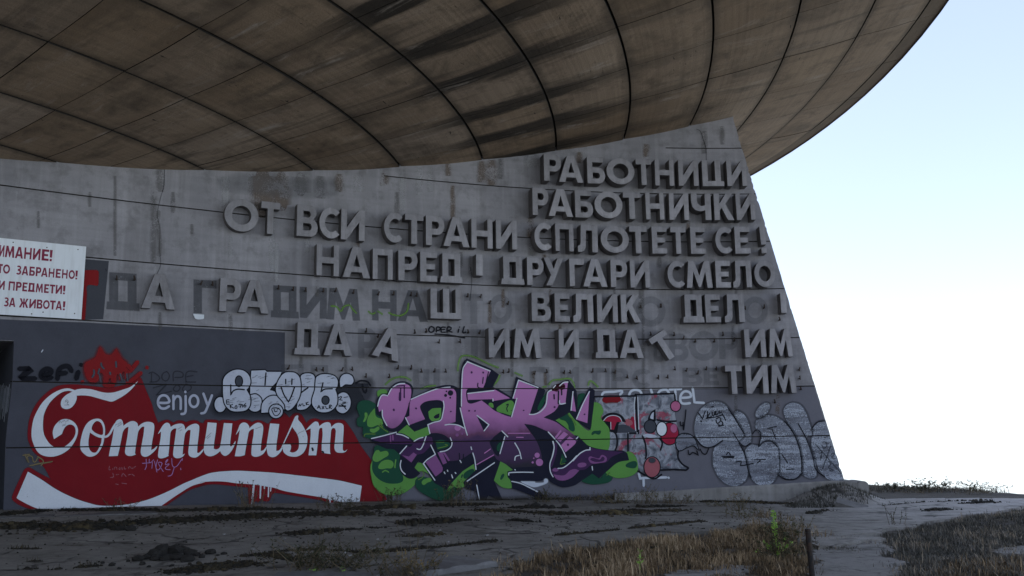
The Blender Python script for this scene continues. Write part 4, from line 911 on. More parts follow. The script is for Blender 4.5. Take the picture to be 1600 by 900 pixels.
# pink letters
a.fill('pink_letter', PT['fade'], '@Z1 180,520! 195,450 220,408 265,413! 300,350 360,305 430,300 475,320 490,360 485,430 470,480 440,580! 400,660 340,710 290,712 245,670 222,610 215,545! 190,562!')
a.fill('pink_letter', PT['fade'], '@Z1 440,615! 470,685! 620,630! 580,545 575,505 620,468 700,452 765,455 792,485 785,570 768,640! 645,682! 665,765! @Z4 770,118! 850,116 930,140 985,190 1003,235 975,290 880,318! 920,330! 990,420! 1100,400 1200,340! 1225,320! 1262,460! 1460,350! @Z5 520,400! 690,490! 900,480! 1020,470! 1000,330 950,200 880,100 820,20! @Z3 250,530! 340,545 480,605! 560,690! 660,815! 790,690! 740,635 640,565 560,510 440,465! 540,410 580,365 590,340! 660,325! 685,110! 640,115 600,145! 540,190! 485,212! 470,300 430,370 370,420 300,437! 385,178! 185,92! 130,275! 178,285! 120,462! @Z2 590,612! 520,590 440,552 380,505 310,455! 325,335! 392,183! 175,95! 150,140 125,260 118,420 120,520! 108,530! 150,712! @Z1 900,680! 815,683! 905,655! 912,430 905,370 860,335 740,342 600,395 485,450! 470,530 470,600!')
a.fill('blue_black', IK, '@Z2 262,595! 378,680! 330,740!')
a.fill('blue_black', IK, '@Z5 440,215! 490,155! 575,90! 620,150! 540,370! 500,340 460,260')
a.fill('pink_mural', DG, '@Z5 525,260 560,215 575,230 555,300 530,310', soft=1)
a.fill('blue_black', IK, '@Z2 262,345! 345,335 420,330! 600,435! 630,445! 592,612! 440,555 370,500 310,455! 215,485 178,470 165,380 185,345')
for t in ['@Z2 375,488 410,480 420,520 400,520', '@Z2 450,545 500,490 580,455 612,480 605,550 580,595! 520,575']: a.fill('light_green', LG, t, soft=.3)
a.lines('blue_black', IK, '@Z2 540,500 560,490 545,530 555,560; 585,545 590,550', 1.2, .4)
a.fill('pink_arrow', PT['pink'], '@Z2 177,388! 425,365! 430,350! 578,435! 415,460! 412,443! 180,450!')
a.fill('pink_letter', PT['pink'], '@Z3 735,205! 766,408! 710,393!'); a.fill('pink_letter', PT['pink'], '@Z3 903,205! 880,522! 766,485! 830,340')
# plum parts low down
a.fill('plum_part', PT['dplum'], '@Z4 135,182! 405,116! 480,140 545,185 600,228! 500,235 330,230 200,205')
a.fill('plum_part', PT['dplum'], '@Z4 600,205! 720,148! 790,160! 802,225! 780,250 700,330 650,345 622,350! 567,437! 448,350! 518,258! 560,262')
a.fill('plum_part', PT['dplum'], '@Z6 118,600 150,600! 200,592! 270,578 340,520 400,450 460,412 518,398! 515,376! 560,390 700,413 855,425! 740,475 680,530 560,540 470,600 410,610 340,660 250,662 150,650!')
a.fill('plum_part', PT['dplum'], '@Z6 165,330! 190,340 185,430 160,520 135,580 125,560 150,440', soft=.5)
for t in ['@Z4 470,355! 540,370! 590,325! 625,350! 567,432!', '@Z4 720,430! 830,350! 905,490 900,530! 830,585!', '@Z4 850,325! 900,318! 950,437! 910,455!', '@Z4 905,325! 930,325! 985,412! 965,418!', '@Z6 150,650! 260,660 320,610 370,597 412,612! 340,680 260,710 190,700', '@Z6 395,555 420,535 470,535 485,555 460,575 410,578', '@Z6 145,600 170,585 205,600 190,620 150,618', '@Z6 505,500 520,470 560,480 610,490 640,455 685,480 680,520 620,535 540,540']: a.fill('pink_patch', PT['plum'], t, soft=.3)
a.fill('plum_part', PT['dplum'], '@Z6 525,500 550,488 620,505 645,475 665,490 650,515 580,522', soft=.8)
for t in ['@Z3 565,690! 645,607! 685,635! 610,708!', '@Z3 615,745! 700,655! 762,700 755,732 660,815!', '@Z3 553,662! 608,592! 622,602! 568,678!']: a.fill('pink_patch', PT['pink'], t)
a.fill('pink_mural', DG, '@Z6 215,550! 240,440! 287,520!', soft=.3)
a.lines('lime_line', PT['lime'], '@Z6 222,545 238,490; 225,550 272,540', .9, .4)
for c, m_ in [('@Z5 958,355 27,27', 'pink'), ('@Z5 983,432 38,38', 'pink'), ('@Z5 910,433 11,11', 'pink'), ('@Z5 922,387 7,7', 'pink'), ('@Z1 925,712 30,26', 'pink'), ('@Z1 920,778 15,15', 'plum'), ('@Z1 968,765 9,12', 'plum'), ('@Z1 858,385 25,25', 'ink'), ('@Z1 812,408 13,13', 'ink'), ('@Z1 820,370 7,7', 'ink'), ('@Z1 855,430 8,8', 'ink')]: a.fill('painted_dot', PT[m_], c, soft=.3)
a.lines('painted_drip', PT['dplum'], '@Z1 392,338 390,390; 425,320 424,430; 350,320 430,315', 1.6, .4)
a.lines('painted_drip', PT['dplum'], '@Z1 386,385 384,452', 3.4, .5)
a.lines('painted_drip', PT['plum'], '@Z4 340,145 342,220; 365,140 368,190', 2.0, .4)
a.lines('painted_drip', PT['ink'], '@Z3 590,200 588,330; 545,235 547,280; 620,170 622,240; 560,190 600,165 650,150', 1.8, .4)
a.fill('painted_drip', PT['darkred'], '@Z3 520,190 545,150 590,132 645,130 655,165 625,190 600,180 575,205 550,200', soft=.5)
a.lines('painted_drip', IK, '@Z2 375,185 340,330; 325,235 318,300; 275,290 280,335 400,340; @Z1 470,480 468,600; @Z4 1085,330 1088,420; 1130,340 1128,400', 1.2, .4)
a.lines('bolt_stain', PT['dplum'], '@Z1 1055,185 1057,200; 1162,188 1166,200; 325,535 328,552; 533,525 537,535; 860,555 862,562; 1030,548 1034,556; 1085,550 1090,555; @Z3 238,392 240,398; 850,430 852,438; 548,355 552,368; @Z6 297,345 300,362', 1.6, 1.2)
a.lines('white_highlight', PT['white'], '@Z1 175,510 190,450 220,405 268,412; 275,400 310,340 370,302 430,297; 218,545 222,610 262,690; 487,445 600,395 740,345 855,330; 435,615 470,685; 790,460 797,510 785,580 765,640 700,660 645,682! 665,765; 805,685 860,678 930,687 985,715; 948,525 985,680 1015,780; 960,510 962,350 975,160 1015,93! 1230,180; 1105,595 1218,682! 1172,740; 115,812 230,785 350,752; 350,768 410,780 465,808; 515,838 560,812 600,800; @Z2 178,390 425,362; 415,440 416,462; 603,435 655,265! 840,335; 640,435 590,610; 755,585 800,585 860,560 910,500 930,380 965,358', 1.3, .35)
a.lines('white_highlight', PT['white'], '@Z3 600,150 640,115 685,110; 535,170 560,143; 485,610 560,690 620,770 665,865; 735,205 715,395; 900,205 830,340 770,480; 530,705 545,770 530,850 510,900; 735,900 800,830 860,795 905,790! 905,765; 150,720 195,800 215,880; 20,600 80,660; 50,655 0,830; 150,895 157,858 195,845; 600,295 606,330 660,322; 765,685 785,660; @Z4 440,340 515,255; 625,285 660,292 690,250 725,150; 455,410 445,460 460,520 500,560; 775,245 825,345! 740,400 695,445! 820,625; 985,165 1005,220 990,270 940,305 875,318; 920,535 930,555; 955,515 960,530; 1000,565 1012,600; 1037,540 1048,552; 1090,410 1105,435; 1210,265 1218,295; 1230,330 1250,400 1265,510; 1168,635 1465,435; 1272,675 1303,840; @Z5 1130,205 1140,270 1120,370 1095,450 1100,530 1130,590; 1180,497 1240,490 1320,430 1385,360; 650,570 652,545 780,538 915,540; 680,637 780,660 960,748; 715,510 722,515; @Z6 540,570 545,608', 1.3, .35)
a.lines('pink_streak', PT['pink'], '@Z5 300,458 490,350; 385,335 455,285; 640,118 880,118; 730,162 810,162', 1.0, .6)
a.fill('white_mist', PT['whitespray'], '@Z5 780,642! 930,645 935,658 1030,652 1036,618 1062,615 1065,648 990,680 920,695 850,672', soft=2)
a.lines('black_outline', IK, '@Z2 0,0 0,1', .1, 0)
a.done()

# ---- dirt splashed up along the foot of the wall
PT['splash'] = paint('splashed_soil', (.05, .042, .032), .42, 3.0, .3, .8)
a = Art('splash_stain', 'brown soil splashed along the foot of the wall', .066)
a.fill('splash_stain', PT['splash'], '@P 6,812 60,800 150,799 250,797 380,793 480,792 600,787 700,783 800,780 900,778 960,776 1000,775! 1000,830! 500,840! 6,850!', soft=7)
a.done()

# ---- white scribbles on the jamb of the doorway
v_, f_ = [], []
rs = random.Random(2); DJ = DOOR[3]
def djx(z):
    for p, q in zip(DJ, DJ[1:]):
        if q[1] <= z <= p[1]: return p[0] + (q[0] - p[0]) * (p[1] - z) / (p[1] - q[1])
    return DJ[-1][0]
zt_, zb_ = wall_at(16, 600)[1], wall_at(12, 668)[1]
for k in range(13):
    d = .12 + k * .2; z1 = zt_ + .05 * k * .3 - rs.uniform(0, .1); z0 = zb_ + rs.uniform(0, .35) + .02 * k; dd = rs.uniform(.05, .12)
    i = len(v_); e_ = wt(DJ[0][0]) * -(.008 + .0004 * k)
    for d_, z_ in ((d, z1), (d + dd, z1 + .02), (d + dd * .7 + .1, z0), (d + .08, z0 - .03)): v_.append(facet(djx(z_), z_, -d_) + e_)
    f_.append([i, i + 1, i + 2, i + 3])
o = mesh('white_scrawl', v_, f_, PT['whitespray'], [o for o in monument.children if o.name.startswith('door_jamb')][0])
at = o.data.attributes.new('a', 'FLOAT', 'POINT'); at.data.foreach_set('value', [1.0] * len(v_))

# ---- iron hooks that carried the lost letters
HK = '@W4 62,50 163,60 250,65 373,70 457,70 582,80 755,90 860,92 982,97 1020,100 1375,105 1465,105 1528,150 670,350 752,380 1010,360 1088,348 1380,358 1457,358 1322,418 1175,422 130,607 325,612 370,612 502,618 573,610 668,662 832,665 890,605 983,608 1055,627 1145,627 1223,627 @W5 145,155 1078,180 1222,180 112,638 152,638 333,645 420,640 540,640 583,640 740,637 833,633 898,637 985,672 1052,680 1203,678 @W6 143,180 733,190 868,188 978,272 72,378 235,380 300,405 383,425 518,425 580,380 658,420 240,618 320,628 400,650 122,678 188,672 460,618 530,613 1115,620 1118,682 1127,758 945,852 @W3 170,290 397,303 1225,350 1367,362'
s = NT('rusty_iron'); v = s.geo(); s.color(s.mix(s.noise(v, 30, 4), (.02, .017, .016), (.055, .032, .022))); s.p.inputs['Roughness'].default_value = .8; M['iron'] = s.m
def box(v, f, x0, x1, y0, y1, z0, z1):
    i = len(v); v += [(x, y, z) for x in (x0, x1) for y in (y0, y1) for z in (z0, z1)]
    f += [[i + a for a in q] for q in ((0, 1, 3, 2), (4, 6, 7, 5), (0, 4, 5, 1), (2, 3, 7, 6), (0, 2, 6, 4), (1, 5, 7, 3))]
hv, hf = [], []
box(hv, hf, -.014, .014, -.09, .02, -.014, .014); box(hv, hf, -.013, .013, -.115, -.0902, -.035, .075)
hk = None
for p in pts(HK):
    x, z = wall_at(p[0], p[1])
    if hk is None: hk = mesh('hook', hv, hf, M['iron'], monument); o = hk
    else: o = hk.copy(); C.objects.link(o)
    o.location = wp(x, z, 0); t = wt(x); o.rotation_euler = (random.uniform(-.25, .2), random.uniform(-.3, .3), math.atan2(t.y, t.x))

# ---- plinth along the foot of the right part of the wall
def build_plinth():
    px = [(960, 772), (1000, 770), (1045, 768), (1100, 764), (1150, 761), (1200, 758), (1250, 755), (1296, 752), (1322, 752)]
    v, f = [], []
    row = [wall_at(*p, .1) for p in px]
    row.append((row[-1][0] + .28, row[-1][1] - .01))
    n = len(row)
    for x, z in row:
        for off, zz in ((.0, z + .01), (.09, z + .015), (.13, z - .03), (.16, -1.0), (-3.0, z), (-3.0, -1.0)):
            v.append(wp(x, zz, off))
    for i in range(n - 1):
        for a, b in ((4, 0), (0, 1), (1, 2), (2, 3)): f.append([i * 6 + a, i * 6 + 6 + a, i * 6 + 6 + b, i * 6 + b])
    e = (n - 1) * 6; f.append([e + 4, e, e + 1, e + 2, e + 3, e + 5]); f.append([5, 3, 2, 1, 0, 4])
    mesh('plinth', v, f, M['plinth'], monument)
    # rounded end block
    x0, z0 = row[-1]; v, f = [], []
    ring = [(-.02, -1.0), (.0, -.02), (.04, .035), (.1, .05), (.2, .045), (.26, .0), (.28, -.08), (.29, -1.0)]
    for off in (-.9, .1, .14):
        for dx, dz in ring:
            k = .985 if off > .12 else 1; p = wp(x0 - .05, z0 + dz * k - .04, off); p += wt(x0) * (dx + .045 if off < .12 else dx * .96 + .055); v.append(p)
    m = len(ring)
    for j in range(2):
        for i in range(m - 1): f.append([j * m + i, j * m + i + 1, j * m + m + i + 1, j * m + m + i])
    f.append([2 * m + i for i in range(m)]); mesh('end_block', v, f, M['plinth'], monument)
build_plinth()

# ---- warning board
def build_sign():
    zt, zb = wall_at(66, 377, .08)[1], wall_at(66, 497, .08)[1]
    xr = wall_at(131, 440, .08)[0]
    zt = wall_at(131, 385, .08)[1]; zb = wall_at(128, 499, .08)[1]
    t = wt(xr - 1.0); WD = 3.1
    base = wp(xr, zb, .07); ang = math.atan2(t.y, t.x)
    root = tag(empty('warning_sign', base - Vector((t.x, t.y, 0)) * WD / 2, ang), 'white warning board with dark red capital lettering fixed to the wall by the doorway', 'sign')
    H = zt - zb
    s = NT('white_board'); n = s.noise(s.geo(), 2.5, 5); n2 = s.noise(s.geo((6, 1, .5)), 1.5, 5); s.color(s.mix(s.math('MULTIPLY', s.ramp(n2, [(.5, 0.), (.75, 1.)]), .35), s.mix(n, (.66, .68, .71), (.78, .80, .83)), (.40, .38, .36))); s.p.inputs['Roughness'].default_value = .45
    v, f = [], []; box(v, f, -WD / 2, WD / 2, -.014, .014, 0, H); mesh('board', v, f, s.m, root)
    s = NT('dark_red_lettering'); n = s.noise(s.geo(), 12, 4); s.color(s.mix(n, (.20, .022, .05), (.27, .04, .075))); red = s.m
    # each line: letters with photograph columns (left, right), top and bottom y at the middle
    def S(px, py):   # photograph position -> board plane
        d = ray(px, py); n_ = Vector((t.y, -t.x, 0)); p0 = base + n_ * .0145; k = (p0 - Vector((0, 0, EYE))).dot(n_) / d.dot(n_)
        p = Vector((0, 0, EYE)) + d * k; return (p - root.location).dot(Vector((t.x, t.y, 0))), p.z - base.z
    lines = [[('И', -3, 38, 128, 232), ('М', 46, 128, 132, 240), ('А', 133, 205, 147, 246), ('Н', 213, 278, 153, 252), ('И', 290, 355, 160, 258), ('Е', 367, 430, 167, 268), ('!', 436, 460, 172, 270)],
             [('Т', -14, 22, 298, 376), ('О', 27, 88, 300, 382), ('З', 142, 188, 308, 390), ('А', 192, 250, 312, 396), ('Б', 258, 308, 318, 400), ('Р', 315, 362, 324, 404), ('А', 362, 420, 328, 408), ('Н', 428, 478, 333, 412), ('Е', 490, 534, 338, 417), ('Н', 545, 594, 343, 421), ('О', 603, 658, 347, 428), ('!', 662, 682, 353, 430)],
             [('И', -10, 42, 442, 517), ('П', 76, 130, 446, 527), ('Р', 140, 190, 452, 532), ('Е', 197, 240, 457, 538), ('Д', 245, 307, 462, 556), ('М', 315, 378, 468, 548), ('Е', 388, 430, 473, 552), ('Т', 436, 484, 477, 555), ('И', 490, 545, 480, 557), ('!', 553, 574, 485, 560)],
             [('З', 33, 78, 588, 670), ('А', 80, 137, 592, 672), ('Ж', 168, 250, 597, 680), ('И', 258, 315, 604, 684), ('В', 323, 374, 608, 688), ('О', 378, 436, 612, 692), ('Т', 438, 488, 617, 695), ('А', 490, 545, 620, 697), ('!', 552, 573, 622, 700)]]
    v, f = [], []
    def put(ch, xa, xb, za, zb_):
        outs, holes = glyph(ch)
        for ol in outs:
            lp = [ol] + [h for h in holes if in_poly(h[0], ol)]; p, tr = tess_loops(lp); i = len(v)
            v.extend([(xa + q[0] * (xb - xa), -.0155, za + q[1] * (zb_ - za)) for q in p]); f.extend([[i + k for k in t_] for t_ in tr])
    for ln, pre in zip(lines, ('ВН', 'ВЛИЗАНЕ', 'ПАДАЩИ', 'ОПАСНО')):
        ps = []
        for ch, a0, a1, y0, y1 in ln:
            ym = (y0 + y1) / 2; xa = S(a0 / 5.622, 360 + ym / 5.622)[0]; xb = S(a1 / 5.622, 360 + ym / 5.622)[0]
            ps.append((ch, xa, xb, S((a0 + a1) / 2 / 5.622, 360 + y0 / 5.622)[1], S((a0 + a1) / 2 / 5.622, 360 + y1 / 5.622)[1]))
        z1 = sum(p[3] for p in ps) / len(ps); z0 = sum(p[4] for p in ps if p[0] != 'Д') / len([p for p in ps if p[0] != 'Д'])
        for p in ps: put(p[0], p[1], p[2], z0, z1)
        # the words go on to the left, out of the picture
        wd = sum(p[2] - p[1] for p in ps if p[0] != '!') / len([p for p in ps if p[0] != '!']); x = ps[0][1] - .025
        if pre == 'ПАДАЩИ': pre = 'ПАДАЩ'
        if pre == 'ОПАСНО': x -= .1
        for ch in reversed(pre):
            if x - wd < -WD / 2 + .03: break
            put(ch, x - wd, x, z0, z1); x -= wd + .025
    mesh('lettering', v, f, red, root)
    v, f = [], []
    for qx, qy in ((685, 168), (378, 718), (655, 730), (116, 105), (412, 150), (278, 733)):
        x, z = S(qx / 5.622, 360 + qy / 5.622); i = len(v); m = 10
        v += [(x, -.019, z)] + [(x + .013 * math.cos(2 * math.pi * k / m), -.0145, z + .013 * math.sin(2 * math.pi * k / m)) for k in range(m)]
        f += [[i, i + 1 + k, i + 1 + (k + 1) % m] for k in range(m)]
    mesh('screw', v, f, M['iron'], root)
build_sign()
# ------------------------------------------------------------------ ground
from mathutils import noise as mn
def sstep(a, b, x):
    t = min(1, max(0, (x - a) / (b - a))); return t * t * (3 - 2 * t)
def gbase(x, y):
    z = max(0.0, (6.5 - max(x, -14)) * .028) * sstep(10, 18.5, y)
    r = math.hypot(x - CX, y - CY); e = r - 36.6 - 1.2 * mn.noise(Vector((x * .12, y * .12, 3)))
    if e > 0 and x > -12: z -= .34 * e * e / (e + 3.0) if e < 900 else 300
    elif e > 0: z -= .3 * e * e / (e + 6.0)
    return z
MOUND = [(0, 0, 0, 0)]
def gz(x, y):
    z = gbase(x, y)
    for mx_, my_, mr, mh in MOUND:
        d = math.hypot(x - mx_, (y - my_) * 1.2)
        if mr and d < mr: z += mh * (1 - sstep(0, mr, d)) * (1 + .25 * mn.noise(Vector((x * 2, y * 2, 0))))
    return z
def gp(px, py, dz=0.0):
    d = ray(px, py); k = -(EYE - .1) / d.z if d.z < 0 else 60
    for _ in range(12):
        k = min(k, 34 / math.hypot(d.x, d.y)); x, y = d.x * k, d.y * k; zz = gz(x, y) + dz; k2 = (zz - EYE) / d.z if d.z < 0 else 60; k = .5 * k + .5 * k2
    k = min(k, 34 / math.hypot(d.x, d.y))
    return d.x * k, d.y * k
mx_, my_ = gp(1305, 786); MOUND = [(mx_, my_ - .1, 1.5, .42)]
x_, y_ = gp(1580, 815); MOUND.append((x_ + .4, y_, 2.2, .10))
def axis(lo, hi, st, far):
    a = [lo + st * i for i in range(int((hi - lo) / st) + 1)]; q = st; x = a[-1]
    up = []
    while x < far: q *= 1.25; x += q; up.append(x)
    q = st; x = lo; dn = []
    while x > -far: q *= 1.25; x -= q; dn.append(x)
    return list(reversed(dn)) + a + up
def build_ground():
    xs, ys = axis(-15, 17, .2, 420), axis(7, 34, .2, 420)
    v = []
    for y in ys:
        for x in xs:
            z = gz(x, y)
            if -16 < x < 18 and 6 < y < 36:
                z += .02 * mn.noise(Vector((x * 1.3, y * 1.3, 0))) + .018 * mn.noise(Vector((x * 4, y * 4, 1)))
            v.append((x, y, z - .03))
    n = len(xs); f = [[j * n + i, j * n + i + 1, j * n + n + i + 1, j * n + n + i] for j in range(len(ys) - 1) for i in range(n - 1)]
    s = NT('earth'); p = s.geo(); a = s.noise(p, .9, 6, .65); b = s.noise(p, 9, 6, .7); c_ = s.noise(p, 60, 3, .6)
    c = s.mix(s.ramp(a, [(.35, 0.), (.65, 1.)]), (.055, .046, .036), (.115, .096, .075)); c = s.mix(s.ramp(b, [(.4, 0.), (.6, .6)]), c, (.075, .068, .06))
    # dry meadow on the unseen slopes, tan added to bounce warm light upwards
    ln = s.n('ShaderNodeVectorMath', operation='DISTANCE'); ln.inputs[1].default_value = (CX, CY, 0); s.l(p, ln.inputs[0])
    far = s.ramp(s.math('DIVIDE', ln.outputs['Value'], 100.), [(.39, 0.), (.45, 1.)])
    c = s.mix(far, c, s.mix(b, (.26, .185, .095), (.34, .25, .14)))
    s.color(c); s.bump(s.math('ADD', b, s.math('MULTIPLY', c_, .5)), .7, .05)
    o = mesh('ground', v, f, s.m, None, smooth=True); tag(o, kind='structure')
build_ground()
def asphalt(name, c1, c2, dark, crack=.8, sc_=.55, open_light=None):
    s = NT(name); p = s.geo(); a = s.noise(p, .5, 5, .6); b = s.noise(p, 5, 6, .7); f_ = s.noise(p, 110, 3, .6)
    st = s.noise(s.geo((.35, 1.6, 1)), 1.1, 6, .7); mo = s.noise(p, 1.6, 7, .72); mo2 = s.noise(p, 14, 5, .7)
    c = s.mix(s.ramp(a, [(.35, 0.), (.65, 1.)]), c1, c2)
    if open_light:      # open-sky light put into the colour: paler outside the saucer rim
        ln = s.n('ShaderNodeVectorMath', operation='DISTANCE'); ln.inputs[1].default_value = (CX, CY, 0); s.l(p, ln.inputs[0])
        k = s.math('ADD', ln.outputs['Value'], s.math('MULTIPLY', s.math('SUBTRACT', a, .5), 5)); c = s.mix(s.ramp(s.math('DIVIDE', k, 50.), [(.56, 0.), (.69, 1.)]), c, open_light)
    c = s.mix(s.ramp(b, [(.45, 0.), (.68, .45)]), c, dark)
    c = s.mix(s.ramp(st, [(.52, 0.), (.68, .6)]), c, dark)
    ms = s.math('MULTIPLY', s.ramp(mo, [(.54, 0.), (.64, 1.)]), s.ramp(mo2, [(.4, 0.), (.58, 1.)]))
    c = s.mix(s.math('MULTIPLY', ms, .8), c, (.045, .036, .022))       # thin moss and soil
    c = s.mix(.45, c, s.ramp(f_, [(.35, .5), (.65, 1.0)]), 'MULTIPLY')
    wv = s.n('ShaderNodeVectorMath', operation='ADD'); nz = s.n('ShaderNodeTexNoise'); nz.inputs['Scale'].default_value = 1.4; nz.inputs['Detail'].default_value = 6
    s.l(p, nz.inputs['Vector']); vm = s.n('ShaderNodeVectorMath', operation='SCALE'); vm.inputs['Scale'].default_value = .9; s.l(nz.outputs['Color'], vm.inputs[0]); s.l(p, wv.inputs[0]); s.l(vm.outputs[0], wv.inputs[1])
    vo = s.n('ShaderNodeTexVoronoi', feature='DISTANCE_TO_EDGE'); vo.inputs['Scale'].default_value = sc_; s.l(wv.outputs[0], vo.inputs['Vector'])
    cr_ = s.ramp(vo.outputs['Distance'], [(.0, 1.), (.012, .9), (.024, 0.)])
    cr_ = s.math('MULTIPLY', cr_, s.ramp(s.noise(p, .8, 3), [(.42, 0.), (.55, 1.)]))
    c = s.mix(s.math('MULTIPLY', cr_, crack), c, (.018, .016, .014))
    s.color(c)
    h = s.math('SUBTRACT', s.math('ADD', s.math('MULTIPLY', b, .5), s.math('ADD', s.math('MULTIPLY', f_, .25), s.math('MULTIPLY', ms, .5))), s.math('MULTIPLY', cr_, 1.2))
    s.bump(h, .55, .03); s.p.inputs['Roughness'].default_value = .85; return s.m
def slab(name, poly_px, mat, top=.0, cell=.14, edge=.22, clipwall=False, seed=0):
    """paved sheet with a broken edge: cells of a fine grid inside the outline"""
    P_ = [gp(*q) for q in poly_px]
    x0 = min(p[0] for p in P_); x1 = max(p[0] for p in P_); y0 = min(p[1] for p in P_); y1 = max(p[1] for p in P_)
    nx, ny = int((x1 - x0) / cell) + 2, int((y1 - y0) / cell) + 2
    def ins(i, j):
        x, y = x0 + (i + .5) * cell, y0 + (j + .5) * cell
        q = Vector((x * 1.6, y * 1.6, seed)); x += edge * mn.noise(q) * 1.6; y += edge * mn.noise(q + Vector((7, 3, 1))) * 1.6
        if clipwall and y > wy(x) + .3: return False
        return in_poly((x, y), P_)
    G = [[ins(i, j) for i in range(nx)] for j in range(ny)]
    v, f, key = [], [], {}
    def vt(i, j, b):
        k = (i, j, b)
        if k not in key:
            x, y = x0 + i * cell, y0 + j * cell; q = Vector((x * 5, y * 5, seed + 2))
            x += .05 * mn.noise(q); y += .05 * mn.noise(q + Vector((3, 9, 0)))
            key[k] = len(v); v.append((x, y, gz(x, y) + (top + .012 * mn.noise(Vector((x * .8, y * .8, 5))) if not b else -.12)))
        return key[k]
    for j in range(ny):
        for i in range(nx):
            if not G[j][i]: continue
            f.append([vt(i, j, 0), vt(i + 1, j, 0), vt(i + 1, j + 1, 0), vt(i, j + 1, 0)])
            for di, dj, a, b in ((0, -1, (0, 0), (1, 0)), (1, 0, (1, 0), (1, 1)), (0, 1, (1, 1), (0, 1)), (-1, 0, (0, 1), (0, 0))):
                ii, jj = i + di, j + dj
                if not (0 <= ii < nx and 0 <= jj < ny and G[jj][ii]):
                    f.append([vt(i + a[0], j + a[1], 0), vt(i + a[0], j + a[1], 1), vt(i + b[0], j + b[1], 1), vt(i + b[0], j + b[1], 0)])
    o = mesh(name, v, f, mat); tag(o, kind='structure'); return o
ASP = asphalt('old_asphalt', (.20, .184, .16), (.29, .27, .238), (.085, .073, .058), open_light=(.45, .42, .395))
slab('pavement', [(-330, 812), (0, 790), (400, 780), (900, 776), (1150, 775), (1345, 764), (1480, 766), (1640, 769), (1640, 792), (1600, 792), (1520, 806), (1440, 818), (1375, 832), (1350, 850), (1275, 856), (1240, 838), (1205, 816), (1120, 829), (1000, 842), (900, 856), (840, 868), (795, 884), (770, 912), (-330, 930)], ASP, .03, clipwall=True)
PATH = asphalt('worn_concrete_path', (.22, .205, .188), (.29, .272, .25), (.12, .108, .094), .5, .8)
slab('path', [(1275, 862), (1330, 853), (1372, 845), (1392, 858), (1398, 880), (1405, 915), (1255, 915), (1260, 885)], PATH, .0, cell=.1, edge=.2, seed=4)
slab('path', [(1005, 905), (1060, 894), (1130, 884), (1180, 884), (1175, 893), (1100, 915), (1000, 915)], PATH, .0, cell=.1, edge=.2, seed=8)
slab('path', [(1548, 862), (1600, 856), (1640, 858), (1640, 870), (1560, 868)], PATH, .03, cell=.1, edge=.1, seed=12)

# kerb: concrete blocks at the lower edge of the paving
KM = concrete('kerb_concrete', (.15, .142, .138), (.21, .2, .193), (.085, .08, .075), .4)
def block(name, pa, pb, wd, h, mat, chip=0.03):
    (xa, ya), (xb, yb) = pa, pb; dx, dy = xb - xa, yb - ya; l = math.hypot(dx, dy); ux, uy = dx / l, dy / l; nx, ny = -uy, ux
    bm = bmesh.new(); n = 10; rnd = random.Random(int(xa * 100))
    prof_ = [(0, -.25), (0, h - .02), (.02, h), (wd - .02, h), (wd, h - .02), (wd, -.25)]
    rows = []
    for i in range(n + 1):
        t = i / n * l; z = gz(xa + ux * t, ya + uy * t)
        rows.append([bm.verts.new((xa + ux * t + nx * a + rnd.uniform(-1, 1) * chip * .3, ya + uy * t + ny * a + rnd.uniform(-1, 1) * chip * .3, z + b + (rnd.uniform(-chip, 0) if b > 0 else 0))) for a, b in prof_])
    for i in range(n):
        for k in range(5): bm.faces.new((rows[i][k], rows[i + 1][k], rows[i + 1][k + 1], rows[i][k + 1]))
    bm.faces.new(list(reversed(rows[0]))); bm.faces.new(rows[-1])
    me = bpy.data.meshes.new(name); bm.to_mesh(me); bm.free(); return link(name, me, mat)
o = block('kerb_block', gp(660, 906), gp(778, 889), .9, .11, KM); tag(o, 'pale concrete kerb block at the near edge of the paving, beside dry grass', 'kerb')
o = block('kerb_block', gp(418, 912), gp(588, 910), .5, .08, KM); tag(o, 'pale low concrete kerb slab below the dark weeds at the bottom of the view', 'kerb')
AP = concrete('apron_concrete', (.13, .125, .12), (.19, .18, .17), (.07, .065, .06), .4)
o = block('apron_slab', gp(-120, 818), gp(246, 806), .55, .07, AP); tag(o, 'long grey concrete apron slab along the foot of the wall under the red mural', 'slab')

# ------------------------------------------------------------------ grass, moss and weeds
def fibre(name, ramp_, trans=.0):
    s = NT(name); at = s.n('ShaderNodeAttribute', attribute_name='c'); s.color(s.ramp(at.outputs['Fac'], ramp_)); s.p.inputs['Roughness'].default_value = .8
    return s.m
DRY = fibre('dry_grass', [(0, (.042, .033, .02)), (.3, (.11, .075, .042)), (.65, (.235, .158, .086)), (1, (.42, .31, .19))])
DGR = fibre('shaded_grass', [(0, (.042, .042, .034)), (.5, (.115, .106, .088)), (.8, (.20, .172, .14)), (1, (.34, .27, .19))])
MOS = fibre('moss', [(0, (.010, .009, .007)), (.5, (.024, .020, .013)), (.85, (.055, .041, .02)), (1, (.10, .075, .035))])
LEAF = fibre('weed_leaves', [(0, (.03, .034, .018)), (.5, (.06, .062, .03)), (.8, (.12, .095, .045)), (1, (.20, .14, .06))])
BRT = fibre('fresh_leaves', [(0, (.18, .33, .05)), (1, (.44, .66, .14))])
STEM = fibre('dry_stem', [(0, (.06, .05, .03)), (1, (.20, .15, .09))])
